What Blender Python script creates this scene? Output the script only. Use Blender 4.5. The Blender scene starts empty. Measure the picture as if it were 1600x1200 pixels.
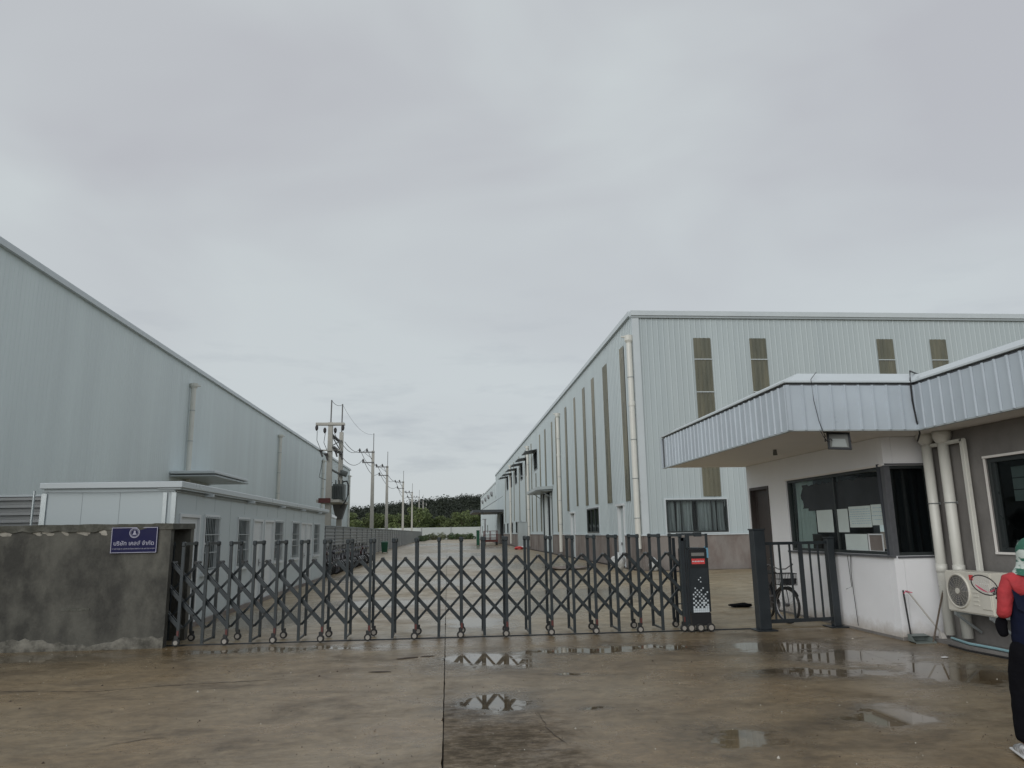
import bpy, bmesh, math, random
from mathutils import Vector, Matrix
R = math.radians
PI = math.pi
rnd = random.Random(7)
SC = bpy.context.scene
COL = SC.collection

# ------------------------------------------------------------------ camera
cam_d = bpy.data.cameras.new('camera')
cam = bpy.data.objects.new('camera', cam_d)
COL.objects.link(cam)
PSI, PIT, ROL = R(5.087), R(11.312), R(-0.974)
fwd = Vector((math.sin(PSI)*math.cos(PIT), math.cos(PSI)*math.cos(PIT), math.sin(PIT)))
rt0 = Vector((math.cos(PSI), -math.sin(PSI), 0))
up0 = rt0.cross(fwd)
rt = math.cos(ROL)*rt0 + math.sin(ROL)*up0
up = -math.sin(ROL)*rt0 + math.cos(ROL)*up0
m = Matrix((rt, up, -fwd)).transposed().to_4x4()
m.translation = Vector((0, 0, 1.7))
cam.matrix_world = m
cam_d.sensor_width = 36
cam_d.lens = 36*1156/1600
cam_d.clip_end = 3000
cam_d.clip_start = 0.05
SC.camera = cam

# ------------------------------------------------------------------ world
W = bpy.data.worlds.new('World'); SC.world = W; W.use_nodes = True
wt = W.node_tree; wt.nodes.clear()
def wn(t, **k):
    n = wt.nodes.new(t)
    for a, b in k.items(): setattr(n, a, b)
    return n
tc = wn('ShaderNodeTexCoord')
sky = wn('ShaderNodeTexSky', sky_type='NISHITA', sun_disc=False, sun_elevation=R(25), sun_rotation=R(217))
skys = wn('ShaderNodeVectorMath', operation='SCALE'); skys.inputs['Scale'].default_value = 0.05
wt.links.new(sky.outputs[0], skys.inputs[0])
# broad soft cloud tone
mp = wn('ShaderNodeMapping'); mp.inputs['Scale'].default_value = (1.1, 1.1, 2.6); mp.inputs['Rotation'].default_value = (0, R(25), R(20))
wt.links.new(tc.outputs['Generated'], mp.inputs[0])
n1 = wn('ShaderNodeTexNoise'); n1.inputs['Scale'].default_value = 1.7; n1.inputs['Detail'].default_value = 4; n1.inputs['Roughness'].default_value = 0.45; n1.inputs['Distortion'].default_value = 0.4
wt.links.new(mp.outputs[0], n1.inputs['Vector'])
cr = wn('ShaderNodeValToRGB')
cr.color_ramp.elements[0].position = 0.36; cr.color_ramp.elements[0].color = (0.415, 0.425, 0.452, 1)
cr.color_ramp.elements[1].position = 0.64; cr.color_ramp.elements[1].color = (0.492, 0.525, 0.538, 1)
wt.links.new(n1.outputs['Fac'], cr.inputs[0])
# a little brighter and greener toward the horizon
sx = wn('ShaderNodeSeparateXYZ'); wt.links.new(tc.outputs['Generated'], sx.inputs[0])
hr = wn('ShaderNodeMapRange'); hr.inputs['From Min'].default_value = 0.0; hr.inputs['From Max'].default_value = 0.45
hr.inputs['To Min'].default_value = 1.0; hr.inputs['To Max'].default_value = 0.0
wt.links.new(sx.outputs['Z'], hr.inputs['Value'])
mx = wn('ShaderNodeMix', data_type='RGBA'); mx.inputs['B'].default_value = (0.478, 0.517, 0.530, 1)
hm = wn('ShaderNodeMath', operation='MULTIPLY'); hm.inputs[1].default_value = 0.75
wt.links.new(hr.outputs[0], hm.inputs[0]); wt.links.new(hm.outputs[0], mx.inputs['Factor']); wt.links.new(cr.outputs[0], mx.inputs['A'])
# small wispy darker clouds near the horizon
mp2 = wn('ShaderNodeMapping'); mp2.inputs['Scale'].default_value = (3.2, 3.2, 15)
wt.links.new(tc.outputs['Generated'], mp2.inputs[0])
n2 = wn('ShaderNodeTexNoise'); n2.inputs['Scale'].default_value = 2.0; n2.inputs['Detail'].default_value = 6; n2.inputs['Roughness'].default_value = 0.6
wt.links.new(mp2.outputs[0], n2.inputs['Vector'])
c2 = wn('ShaderNodeMapRange'); c2.inputs['From Min'].default_value = 0.53; c2.inputs['From Max'].default_value = 0.70; c2.inputs['To Max'].default_value = 0.34
wt.links.new(n2.outputs['Fac'], c2.inputs['Value'])
mb2 = wn('ShaderNodeMapRange'); mb2.inputs['From Min'].default_value = 0.34; mb2.inputs['From Max'].default_value = 0.12
wt.links.new(sx.outputs['Z'], mb2.inputs['Value'])
mm = wn('ShaderNodeMath', operation='MULTIPLY'); wt.links.new(c2.outputs[0], mm.inputs[0]); wt.links.new(mb2.outputs[0], mm.inputs[1])
mx2 = wn('ShaderNodeMix', data_type='RGBA'); mx2.inputs['B'].default_value = (0.27, 0.30, 0.34, 1)
wt.links.new(mm.outputs[0], mx2.inputs['Factor']); wt.links.new(mx.outputs['Result'], mx2.inputs['A'])
mx3 = wn('ShaderNodeMix', data_type='RGBA'); mx3.inputs['Factor'].default_value = 0.10
wt.links.new(mx2.outputs['Result'], mx3.inputs['A']); wt.links.new(skys.outputs[0], mx3.inputs['B'])
bg = wn('ShaderNodeBackground'); bg.inputs['Strength'].default_value = 1.04
wt.links.new(mx3.outputs['Result'], bg.inputs['Color'])
wo = wn('ShaderNodeOutputWorld'); wt.links.new(bg.outputs[0], wo.inputs[0])

# ------------------------------------------------------------------ sun (diffuse, overcast)
sl = bpy.data.lights.new('sun', 'SUN'); sl.energy = 1.1; sl.angle = R(50); sl.color = (1.0, 0.985, 0.965)
so = bpy.data.objects.new('sun', sl); COL.objects.link(so)
so.rotation_euler = Vector((0.52, 0.70, -0.40)).to_track_quat('-Z', 'Y').to_euler()
so.location = (0, 0, 60)

vs = SC.view_settings
SC.display_settings.display_device = 'sRGB'
vs.view_transform = 'Standard'; vs.look = 'None'; vs.exposure = 0.28; vs.gamma = 1.0; vs.use_curve_mapping = False
SC.render.engine = 'CYCLES'
SC.cycles.max_bounces = 8; SC.cycles.transparent_max_bounces = 12

# ------------------------------------------------------------------ materials
def N(nt, t, **k):
    n = nt.nodes.new(t)
    for a, b in k.items(): setattr(n, a, b)
    return n
def setin(n, **k):
    for a, b in k.items(): n.inputs[a.replace('_', ' ')].default_value = b
def mat(name, col, rough=0.5, metal=0.0, var=0.12, vscale=2.0, stretch=(1, 1, 1), bump=0.0, bscale=40, col2=None, c2lo=0.45, c2hi=0.7, rvar=0.1, spec=0.5, objrand=0.0, coord='Object', alpha=None, trans=0.0, detail=5):
    M = bpy.data.materials.new(name); M.use_nodes = True; nt = M.node_tree
    b = nt.nodes['Principled BSDF']
    tcn = N(nt, 'ShaderNodeTexCoord'); g = N(nt, 'ShaderNodeNewGeometry')
    src = g.outputs['Position'] if coord == 'World' else tcn.outputs['Object']
    mpn = N(nt, 'ShaderNodeMapping'); mpn.inputs['Scale'].default_value = stretch
    nt.links.new(src, mpn.inputs[0])
    no = N(nt, 'ShaderNodeTexNoise'); setin(no, Scale=vscale, Detail=detail, Roughness=0.6)
    nt.links.new(mpn.outputs[0], no.inputs['Vector'])
    mr = N(nt, 'ShaderNodeMapRange'); setin(mr, From_Min=0.25, From_Max=0.75, To_Min=1-var, To_Max=1+var)
    nt.links.new(no.outputs['Fac'], mr.inputs['Value'])
    base = N(nt, 'ShaderNodeMix', data_type='RGBA'); base.inputs['A'].default_value = (*col, 1); base.inputs['B'].default_value = (*(col2 or col), 1)
    base.inputs['Factor'].default_value = 0
    if col2:
        no2 = N(nt, 'ShaderNodeTexNoise'); setin(no2, Scale=vscale*0.6, Detail=6, Roughness=0.65)
        nt.links.new(mpn.outputs[0], no2.inputs['Vector'])
        m2 = N(nt, 'ShaderNodeMapRange'); setin(m2, From_Min=c2lo, From_Max=c2hi)
        nt.links.new(no2.outputs['Fac'], m2.inputs['Value']); nt.links.new(m2.outputs[0], base.inputs['Factor'])
    vm = N(nt, 'ShaderNodeVectorMath', operation='SCALE')
    nt.links.new(base.outputs['Result'], vm.inputs[0])
    if objrand:
        oi = N(nt, 'ShaderNodeObjectInfo'); orr = N(nt, 'ShaderNodeMapRange'); setin(orr, To_Min=1-objrand, To_Max=1+objrand)
        nt.links.new(oi.outputs['Random'], orr.inputs['Value'])
        mu = N(nt, 'ShaderNodeMath', operation='MULTIPLY'); nt.links.new(orr.outputs[0], mu.inputs[0]); nt.links.new(mr.outputs[0], mu.inputs[1])
        nt.links.new(mu.outputs[0], vm.inputs['Scale'])
    else:
        nt.links.new(mr.outputs[0], vm.inputs['Scale'])
    nt.links.new(vm.outputs[0], b.inputs['Base Color'])
    rr = N(nt, 'ShaderNodeMapRange'); setin(rr, From_Min=0.3, From_Max=0.7, To_Min=max(0.02, rough-rvar), To_Max=min(1, rough+rvar))
    nt.links.new(no.outputs['Fac'], rr.inputs['Value']); nt.links.new(rr.outputs[0], b.inputs['Roughness'])
    b.inputs['Metallic'].default_value = metal; b.inputs['Specular IOR Level'].default_value = spec
    if trans: b.inputs['Transmission Weight'].default_value = trans
    if bump:
        nb = N(nt, 'ShaderNodeTexNoise'); setin(nb, Scale=bscale, Detail=4)
        nt.links.new(src, nb.inputs['Vector'])
        bp = N(nt, 'ShaderNodeBump'); setin(bp, Strength=bump, Distance=0.02)
        nt.links.new(nb.outputs['Fac'], bp.inputs['Height']); nt.links.new(bp.outputs[0], b.inputs['Normal'])
    M.diffuse_color = (*col, 1)
    return M
def glassmat(name, tint, refl=0.0, through=0.75, k=0.8):
    M = bpy.data.materials.new(name); M.use_nodes = True; nt = M.node_tree; nt.nodes.clear()
    o = N(nt, 'ShaderNodeOutputMaterial'); tr = N(nt, 'ShaderNodeBsdfTransparent'); tr.inputs[0].default_value = tuple(through*c for c in tint)+(1,)
    gl = N(nt, 'ShaderNodeBsdfGlossy'); gl.inputs['Roughness'].default_value = 0.02; gl.inputs[0].default_value = (0.9, 0.95, 0.95, 1)
    fr = N(nt, 'ShaderNodeFresnel'); fr.inputs[0].default_value = 1.5
    ad = N(nt, 'ShaderNodeMath', operation='MULTIPLY'); ad.inputs[1].default_value = k; ad.use_clamp = True
    no = N(nt, 'ShaderNodeTexNoise'); setin(no, Scale=1.5); g = N(nt, 'ShaderNodeNewGeometry'); nt.links.new(g.outputs['Position'], no.inputs['Vector'])
    bp = N(nt, 'ShaderNodeBump'); setin(bp, Strength=0.05, Distance=0.1); nt.links.new(no.outputs['Fac'], bp.inputs['Height']); nt.links.new(bp.outputs[0], gl.inputs['Normal'])
    ms = N(nt, 'ShaderNodeMixShader')
    nt.links.new(fr.outputs[0], ad.inputs[0]); nt.links.new(ad.outputs[0], ms.inputs[0]); nt.links.new(tr.outputs[0], ms.inputs[1]); nt.links.new(gl.outputs[0], ms.inputs[2]); nt.links.new(ms.outputs[0], o.inputs[0])
    return M

# puddles: (cx, cy, rx, ry) metres on the ground
PUD = [(0.55, 10.6, 0.62, 0.62), (0.45, 8.0, 0.34, 0.42), (4.8, 10.9, 0.75, 0.55), (4.5, 8.95, 0.75, 0.28), (3.95, 6.95, 0.42, 0.34), (2.40, 6.35, 0.36, 0.30), (5.9, 8.7, 0.5, 0.8), (5.4, 9.9, 0.9, 0.5), (2.3, 11.2, 1.6, 0.25), (-2.6, 12.1, 1.4, 0.2),
       (1.45, 7.55, 0.12, 0.10), (1.6, 9.3, 0.16, 0.10), (0.55, 14.9, 0.55, 0.9), (-6.6, 11.9, 2.2, 0.4),
       (1.6, 17.5, 1.0, 1.3), (-1.6, 19.5, 1.4, 0.9), (3.8, 21, 2.0, 1.6), (1.5, 27, 2.2, 1.6), (-3, 31, 1.4, 1.6), (4.5, 38, 2, 3), (-2, 45, 2.6, 3), (1.0, 60, 2.5, 5), (-3.8, 16.5, 0.9, 1.5), (3, 88, 3, 8), (-2, 120, 3, 9)]
def concrete_wet(name, cols, puddles=True, wet=0.34, dry=0.55):
    """cols: list of three linear colours."""
    M = bpy.data.materials.new(name); M.use_nodes = True; nt = M.node_tree; L = nt.links
    b = nt.nodes['Principled BSDF']; g = N(nt, 'ShaderNodeNewGeometry'); pos = g.outputs['Position']
    def noise(scale, stretch=(1, 1, 1), detail=6, rough=0.6, dist=0.0):
        mpn = N(nt, 'ShaderNodeMapping'); mpn.inputs['Scale'].default_value = stretch; L.new(pos, mpn.inputs[0])
        n = N(nt, 'ShaderNodeTexNoise'); setin(n, Scale=scale, Detail=detail, Roughness=rough, Distortion=dist); L.new(mpn.outputs[0], n.inputs['Vector']); return n.outputs['Fac']
    def rng(v, a, b_, c=0.0, d=1.0):
        n = N(nt, 'ShaderNodeMapRange'); setin(n, From_Min=a, From_Max=b_, To_Min=c, To_Max=d); L.new(v, n.inputs['Value']); return n.outputs[0]
    def mixc(f, A, B):
        n = N(nt, 'ShaderNodeMix', data_type='RGBA'); L.new(f, n.inputs['Factor'])
        for s, v in (('A', A), ('B', B)):
            if isinstance(v, tuple): n.inputs[s].default_value = (*v, 1)
            else: L.new(v, n.inputs[s])
        return n.outputs['Result']
    def mth(op, a, b_):
        n = N(nt, 'ShaderNodeMath', operation=op)
        for i, v in enumerate((a, b_)):
            if isinstance(v, (int, float)): n.inputs[i].default_value = v
            else: L.new(v, n.inputs[i])
        return n.outputs[0]
    big = noise(0.30, (0.9, 1.1, 1), 5, 0.6, 0.4); mid = noise(1.1, (0.9, 1.1, 1), 8, 0.7, 0.5); fine = noise(9, (0.8, 1.1, 1), 8, 0.78); grain = noise(160, (1, 1, 1), 3, 0.7)
    c = mixc(rng(big, 0.36, 0.66), cols[0], cols[1])
    c = mixc(rng(mid, 0.47, 0.66, 0, 0.85), c, cols[2])
    # dark speckles and scuffs
    scuff = mth('MULTIPLY', rng(noise(4.0, (0.7, 1.2, 1), 9, 0.82, 0.3), 0.55, 0.63), rng(noise(0.55, (1, 1, 1), 3), 0.46, 0.62))
    c = mixc(mth('MULTIPLY', scuff, 0.55), c, tuple(0.35*x for x in cols[0]))
    light = mth('MULTIPLY', rng(noise(1.8, (0.6, 1.3, 1), 8, 0.75), 0.54, 0.68), 0.4)
    c = mixc(light, c, tuple(min(1, 1.45*x) for x in cols[1]))
    hs = N(nt, 'ShaderNodeVectorMath', operation='SCALE'); L.new(c, hs.inputs[0])
    v = mth('MULTIPLY', rng(fine, 0.3, 0.7, 0.64, 1.36), rng(grain, 0.25, 0.75, 0.80, 1.20))
    v = mth('MULTIPLY', v, rng(noise(2.4, (0.6, 1.2, 1), 8, 0.75, 0.5), 0.3, 0.7, 0.78, 1.22))
    oi = N(nt, 'ShaderNodeObjectInfo'); v = mth('MULTIPLY', v, rng(oi.outputs['Random'], 0, 1, 0.92, 1.08))
    rough = rng(mth('ADD', mth('MULTIPLY', mid, 0.7), mth('MULTIPLY', big, 0.3)), 0.36, 0.62, wet, dry)
    bumpv = mth('ADD', mth('MULTIPLY', fine, 0.6), mth('MULTIPLY', grain, 0.25))
    bstr = 0.6
    if puddles:
        # warp position
        wn_ = N(nt, 'ShaderNodeTexNoise'); setin(wn_, Scale=1.6, Detail=4, Roughness=0.6); L.new(pos, wn_.inputs['Vector'])
        s1 = N(nt, 'ShaderNodeVectorMath', operation='SUBTRACT'); L.new(wn_.outputs['Color'], s1.inputs[0]); s1.inputs[1].default_value = (0.5, 0.5, 0.5)
        s2 = N(nt, 'ShaderNodeVectorMath', operation='MULTIPLY'); L.new(s1.outputs[0], s2.inputs[0]); s2.inputs[1].default_value = (1.1, 1.3, 0)
        s3 = N(nt, 'ShaderNodeVectorMath', operation='ADD'); L.new(pos, s3.inputs[0]); L.new(s2.outputs[0], s3.inputs[1])
        cur = None
        for (cx, cy, rx, ry) in PUD:
            a = N(nt, 'ShaderNodeVectorMath', operation='SUBTRACT'); L.new(s3.outputs[0], a.inputs[0]); a.inputs[1].default_value = (cx, cy, 0)
            d = N(nt, 'ShaderNodeVectorMath', operation='MULTIPLY'); L.new(a.outputs[0], d.inputs[0]); d.inputs[1].default_value = (1/rx, 1/ry, 0)
            l = N(nt, 'ShaderNodeVectorMath', operation='LENGTH'); L.new(d.outputs[0], l.inputs[0])
            cur = l.outputs['Value'] if cur is None else mth('MINIMUM', cur, l.outputs['Value'])
        cur = mth('ADD', cur, rng(noise(6, (0.8, 1.2, 1), 7, 0.75), 0.3, 0.7, -0.38, 0.38))
        pm = rng(cur, 1.18, 0.74); damp = rng(cur, 2.3, 0.95)
        v = mth('MULTIPLY', v, rng(damp, 0, 1, 1.0, 0.74)); v = mth('MULTIPLY', v, rng(pm, 0, 1, 1, 0.85))
        sp_ = N(nt, 'ShaderNodeSeparateXYZ'); L.new(s3.outputs[0], sp_.inputs[0])
        strip = mth('MULTIPLY', mth('MULTIPLY', mth('GREATER_THAN', sp_.outputs['X'], -5.0), rng(sp_.outputs['X'], 1.15, 0.85)), rng(sp_.outputs['Y'], 8.6, 7.6))
        sp2 = N(nt, 'ShaderNodeSeparateXYZ'); L.new(pos, sp2.inputs[0])
        strip = mth('MULTIPLY', strip, mth('GREATER_THAN', sp2.outputs['X'], -0.035))
        strip = mth('MULTIPLY', strip, rng(noise(7, (0.8, 1.2, 1), 9, 0.8), 0.40, 0.56, 0.25, 1.0))
        v = mth('MULTIPLY', v, rng(strip, 0, 1, 1, 0.42))
        rough = mth('MULTIPLY', rough, rng(strip, 0, 1, 1, 2.4))
        rough = mth('MULTIPLY', rough, rng(damp, 0, 1, 1, 0.55))
        r2 = N(nt, 'ShaderNodeMix', data_type='FLOAT'); L.new(pm, r2.inputs['Factor']); L.new(rough, r2.inputs['A']); r2.inputs['B'].default_value = 0.032 if name.startswith('wet_street') else 0.2; rough = r2.outputs['Result']
        bs = rng(pm, 0, 1, bstr, 0.0)
    L.new(v, hs.inputs['Scale']); L.new(hs.outputs[0], b.inputs['Base Color']); L.new(rough, b.inputs['Roughness'])
    b.inputs['Specular IOR Level'].default_value = 0.5
    bp = N(nt, 'ShaderNodeBump'); bp.inputs['Distance'].default_value = 0.012; L.new(bumpv, bp.inputs['Height'])
    if puddles: L.new(bs, bp.inputs['Strength'])
    else: bp.inputs['Strength'].default_value = bstr
    L.new(bp.outputs[0], b.inputs['Normal'])
    return M

M = {}
M['street'] = concrete_wet('wet_street_concrete', [(0.215, 0.150, 0.080), (0.245, 0.192, 0.122), (0.092, 0.066, 0.036)], wet=0.16, dry=0.50)
M['yard'] = concrete_wet('wet_yard_concrete', [(0.315, 0.240, 0.140), (0.335, 0.280, 0.185), (0.18, 0.132, 0.074)], wet=0.24, dry=0.6)
M['earth'] = mat('dark_joint_earth', (0.05, 0.042, 0.033), 0.9, var=0.3, vscale=3, coord='World')
M['grass'] = mat('grass_ground', (0.07, 0.09, 0.035), 0.9, var=0.3, vscale=0.6, coord='World', col2=(0.12, 0.10, 0.06))
M['clad'] = mat('pale_blue_grey_cladding', (0.46, 0.52, 0.53), 0.45, var=0.07, vscale=0.9, stretch=(1, 1, 0.10), coord='World', col2=(0.42, 0.48, 0.495), c2lo=0.4, c2hi=0.7)
M['clad_left'] = mat('grey_green_cladding', (0.68, 0.76, 0.765), 0.5, var=0.07, vscale=0.9, stretch=(1, 1, 0.08), coord='World', col2=(0.62, 0.69, 0.70), c2lo=0.4, c2hi=0.7)
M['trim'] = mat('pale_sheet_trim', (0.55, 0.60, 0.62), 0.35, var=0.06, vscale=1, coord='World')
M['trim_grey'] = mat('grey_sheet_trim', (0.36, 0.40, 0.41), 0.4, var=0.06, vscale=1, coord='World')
M['office'] = mat('office_sandwich_panel', (0.50, 0.56, 0.575), 0.4, var=0.04, vscale=0.7, coord='World')
M['white'] = mat('white_painted_metal', (0.64, 0.67, 0.68), 0.4, var=0.05, vscale=2)
M['olive'] = mat('olive_translucent_sheet', (0.165, 0.158, 0.112), 0.3, var=0.22, vscale=1.1, stretch=(2, 2, 0.35), coord='World', col2=(0.115, 0.117, 0.088), c2lo=0.42, c2hi=0.6)
M['base_conc'] = mat('stained_base_concrete', (0.235, 0.212, 0.195), 0.8, var=0.2, vscale=1.2, stretch=(1, 1, 0.5), coord='World', col2=(0.15, 0.115, 0.10), c2lo=0.45, c2hi=0.65, bump=0.25, bscale=30)
M['wall_conc'] = mat('weathered_grey_render', (0.125, 0.122, 0.104), 0.8, var=0.36, vscale=2.6, stretch=(1.2, 1.2, 0.7), coord='World', col2=(0.050, 0.049, 0.043), c2lo=0.42, c2hi=0.64, bump=0.4, bscale=22, detail=8)
M['wall_cap'] = mat('mossy_cap', (0.085, 0.085, 0.07), 0.9, var=0.4, vscale=7, coord='World', col2=(0.16, 0.16, 0.14), bump=0.5, bscale=25)
M['flake'] = mat('bare_mortar_patch', (0.22, 0.21, 0.18), 0.9, var=0.4, vscale=7, col2=(0.09, 0.086, 0.072), c2lo=0.4, c2hi=0.6, coord='World', bump=0.5, bscale=40)
M['patch'] = mat('chipped_pale_mortar', (0.40, 0.38, 0.33), 0.9, var=0.3, vscale=14, coord='World')
M['joint'] = mat('panel_joint_sealant', (0.36, 0.40, 0.41), 0.5)
M['tint'] = mat('dark_tint_film', (0.018, 0.022, 0.028), 0.45)
M['grey_wall'] = mat('grey_cement_render', (0.215, 0.205, 0.195), 0.8, var=0.22, vscale=1.5, coord='World', col2=(0.15, 0.142, 0.135), c2lo=0.45, c2hi=0.68, bump=0.2, bscale=25, stretch=(1, 1, 0.7))
M['wwall'] = mat('white_wall_paint', (0.84, 0.85, 0.87), 0.6, var=0.04, vscale=1.5, coord='World', bump=0.05, bscale=40)
def splash(m_, top, col, amt=0.8):
    nt = m_.node_tree; L = nt.links; b = nt.nodes['Principled BSDF']; src = b.inputs['Base Color'].links[0].from_socket
    g = N(nt, 'ShaderNodeNewGeometry'); sp = N(nt, 'ShaderNodeSeparateXYZ'); L.new(g.outputs['Position'], sp.inputs[0])
    no = N(nt, 'ShaderNodeTexNoise'); setin(no, Scale=2.2, Detail=7, Roughness=0.7); L.new(g.outputs['Position'], no.inputs['Vector'])
    ad = N(nt, 'ShaderNodeMath', operation='MULTIPLY_ADD'); ad.inputs[1].default_value = -1.3*top; ad.inputs[2].default_value = 0.65*top; L.new(no.outputs['Fac'], ad.inputs[0])
    a2 = N(nt, 'ShaderNodeMath', operation='ADD'); L.new(ad.outputs[0], a2.inputs[0]); L.new(sp.outputs['Z'], a2.inputs[1])
    mr = N(nt, 'ShaderNodeMapRange'); setin(mr, From_Min=top*0.6, From_Max=0.0, To_Min=0.0, To_Max=amt); L.new(a2.outputs[0], mr.inputs['Value'])
    mx_ = N(nt, 'ShaderNodeMix', data_type='RGBA'); L.new(mr.outputs[0], mx_.inputs['Factor']); L.new(src, mx_.inputs['A']); mx_.inputs['B'].default_value = (*col, 1); L.new(mx_.outputs['Result'], b.inputs['Base Color'])
splash(M['wwall'], 0.42, (0.30, 0.24, 0.17), 0.75); splash(M['office'], 0.30, (0.24, 0.20, 0.15), 0.6)
M['soffit'] = mat('cream_soffit', (0.80, 0.775, 0.74), 0.6, var=0.05, vscale=1.5, coord='World')
M['fascia'] = mat('fascia_sheet', (0.47, 0.53, 0.58), 0.36, var=0.08, vscale=1.6, coord='World', objrand=0.05)
M['pvc'] = mat('cream_pvc_pipe', (0.66, 0.66, 0.61), 0.35, var=0.06, vscale=1.5, coord='World')
M['gate'] = mat('dark_slate_aluminium', (0.034, 0.043, 0.048), 0.38, var=0.14, vscale=4, coord='World', metal=0.2)
M['gate_knob'] = mat('black_plastic_cap', (0.018, 0.02, 0.021), 0.45)
M['rail'] = mat('dark_blue_grey_steel', (0.020, 0.026, 0.031), 0.38, var=0.12, vscale=4, coord='World')
M['frame'] = mat('black_window_frame', (0.030, 0.037, 0.038), 0.35)
M['frame_grey'] = mat('grey_window_post', (0.10, 0.105, 0.115), 0.5, var=0.2, vscale=8)
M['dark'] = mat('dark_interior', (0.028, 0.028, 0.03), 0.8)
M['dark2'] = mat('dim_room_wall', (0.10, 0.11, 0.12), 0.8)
M['door_dark'] = mat('dark_brown_door', (0.055, 0.045, 0.042), 0.5, var=0.2, vscale=3)
M['curtain'] = mat('grey_curtain', (0.32, 0.34, 0.35), 0.8, var=0.1, vscale=3)
M['curtain_dark'] = mat('dark_blue_curtain', (0.035, 0.04, 0.048), 0.85, var=0.15, vscale=3)
M['pale_sheet'] = mat('notice_and_bright_patch', (0.60, 0.68, 0.66), 0.6, var=0.06, vscale=6)
M['rubber'] = mat('black_rubber', (0.02, 0.02, 0.02), 0.6)
M['hub'] = mat('grey_hub', (0.33, 0.31, 0.28), 0.45)
M['red'] = mat('faded_red_paint', (0.11, 0.030, 0.026), 0.5, var=0.2, vscale=5)
M['redlamp'] = mat('red_strip', (0.62, 0.07, 0.07), 0.3, var=0.1, vscale=30)
M['black'] = mat('black_plastic', (0.015, 0.016, 0.018), 0.35)
M['screen'] = mat('grey_screen', (0.20, 0.20, 0.19), 0.15)
M['checker'] = mat('pale_printed_square', (0.58, 0.64, 0.68), 0.4)
M['bluefilm'] = mat('pale_blue_film', (0.16, 0.36, 0.50), 0.3)
M['blue'] = mat('navy_blue_enamel', (0.008, 0.009, 0.060), 0.55, var=0.1, vscale=5, spec=0.25)
M['lilac'] = mat('white_lettering', (0.40, 0.40, 0.50), 0.5)
M['ac'] = mat('ivory_ac_casing', (0.64, 0.62, 0.55), 0.4, var=0.05, vscale=4)
M['ac_dark'] = mat('grey_fan_guard', (0.13, 0.135, 0.125), 0.5)
M['galv'] = mat('galvanised_steel', (0.42, 0.46, 0.47), 0.35, metal=0.6, var=0.15, vscale=3, coord='World')
M['fence'] = mat('grey_corrugated_sheet', (0.335, 0.345, 0.345), 0.42, metal=0.1, var=0.08, vscale=1.2, coord='World', objrand=0.07)
M['fence_post'] = mat('fence_post_steel', (0.24, 0.25, 0.26), 0.5)
M['farwall'] = mat('far_white_wall', (0.52, 0.55, 0.53), 0.7, var=0.08, vscale=0.3, coord='World', objrand=0.05)
M['pole'] = mat('concrete_pole', (0.42, 0.41, 0.37), 0.8, var=0.12, vscale=1.2, coord='World')
M['pole_steel'] = mat('pole_ironwork', (0.14, 0.14, 0.14), 0.6)
M['insul'] = mat('brown_insulator', (0.035, 0.03, 0.03), 0.3)
M['transf'] = mat('grey_green_transformer', (0.10, 0.115, 0.11), 0.5, var=0.15, vscale=3)
M['wire'] = mat('power_cable', (0.10, 0.105, 0.11), 0.6)
M['cable'] = mat('black_cable', (0.02, 0.02, 0.022), 0.5)
M['canopy_dark'] = mat('dark_canopy_sheet', (0.065, 0.075, 0.08), 0.5, var=0.15, vscale=1)
M['canopy_pale'] = mat('pale_canopy_sheet', (0.42, 0.47, 0.475), 0.4, var=0.08, vscale=1)
M['green_bin'] = mat('green_plastic', (0.012, 0.085, 0.045), 0.4, var=0.15, vscale=4)
M['bike'] = mat('black_bike_paint', (0.014, 0.016, 0.02), 0.25)
M['moto'] = [mat('moto_black', (0.016, 0.016, 0.02), 0.25), mat('moto_red', (0.04, 0.008, 0.01), 0.35), mat('moto_white', (0.35, 0.35, 0.36), 0.35), mat('moto_blue', (0.02, 0.022, 0.03), 0.35), mat('moto_grey', (0.05, 0.05, 0.06), 0.35)]
M['chrome'] = mat('dull_chrome', (0.22, 0.22, 0.23), 0.4, metal=0.8)
M['lens'] = mat('lamp_lens', (0.26, 0.28, 0.27), 0.1)
M['glass'] = glassmat('window_glass', (0.93, 1.0, 0.985), 0.0, 0.93)
M['glass_dark'] = glassmat('dark_window_glass', (0.5, 0.56, 0.56), 0.0, 0.7, 0.45)
M['jacket_red'] = mat('red_jacket_cloth', (0.40, 0.035, 0.042), 0.8, var=0.22, vscale=9, bump=1.0, bscale=9)
M['jacket_navy'] = mat('navy_jacket_cloth', (0.007, 0.010, 0.026), 0.85, spec=0.15, var=0.1, vscale=14, bump=1.0, bscale=9)
M['trouser'] = mat('black_trouser_cloth', (0.005, 0.005, 0.007), 0.9, spec=0.12, var=0.15, vscale=10, bump=1.0, bscale=8)
M['skin'] = mat('skin', (0.30, 0.17, 0.11), 0.55)
M['hair'] = mat('black_hair', (0.012, 0.011, 0.010), 0.5)
M['scarf'] = mat('green_white_scarf', (0.03, 0.13, 0.09), 0.8, var=0.15, vscale=6, col2=(0.55, 0.62, 0.58), c2lo=0.5, c2hi=0.54, stretch=(1, 1, 3))
M['shoe'] = mat('grey_trainer', (0.25, 0.25, 0.25), 0.6, var=0.3, vscale=25, col2=(0.55, 0.55, 0.55), c2lo=0.48, c2hi=0.55)
M['pink'] = mat('pink_plastic', (0.60, 0.13, 0.20), 0.5)
M['dustpan'] = mat('grey_green_plastic', (0.17, 0.20, 0.19), 0.5)
M['stick_w'] = mat('white_metal_stick', (0.50, 0.48, 0.45), 0.4)
M['stick_b'] = mat('brown_wood_stick', (0.10, 0.075, 0.055), 0.6)
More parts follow.
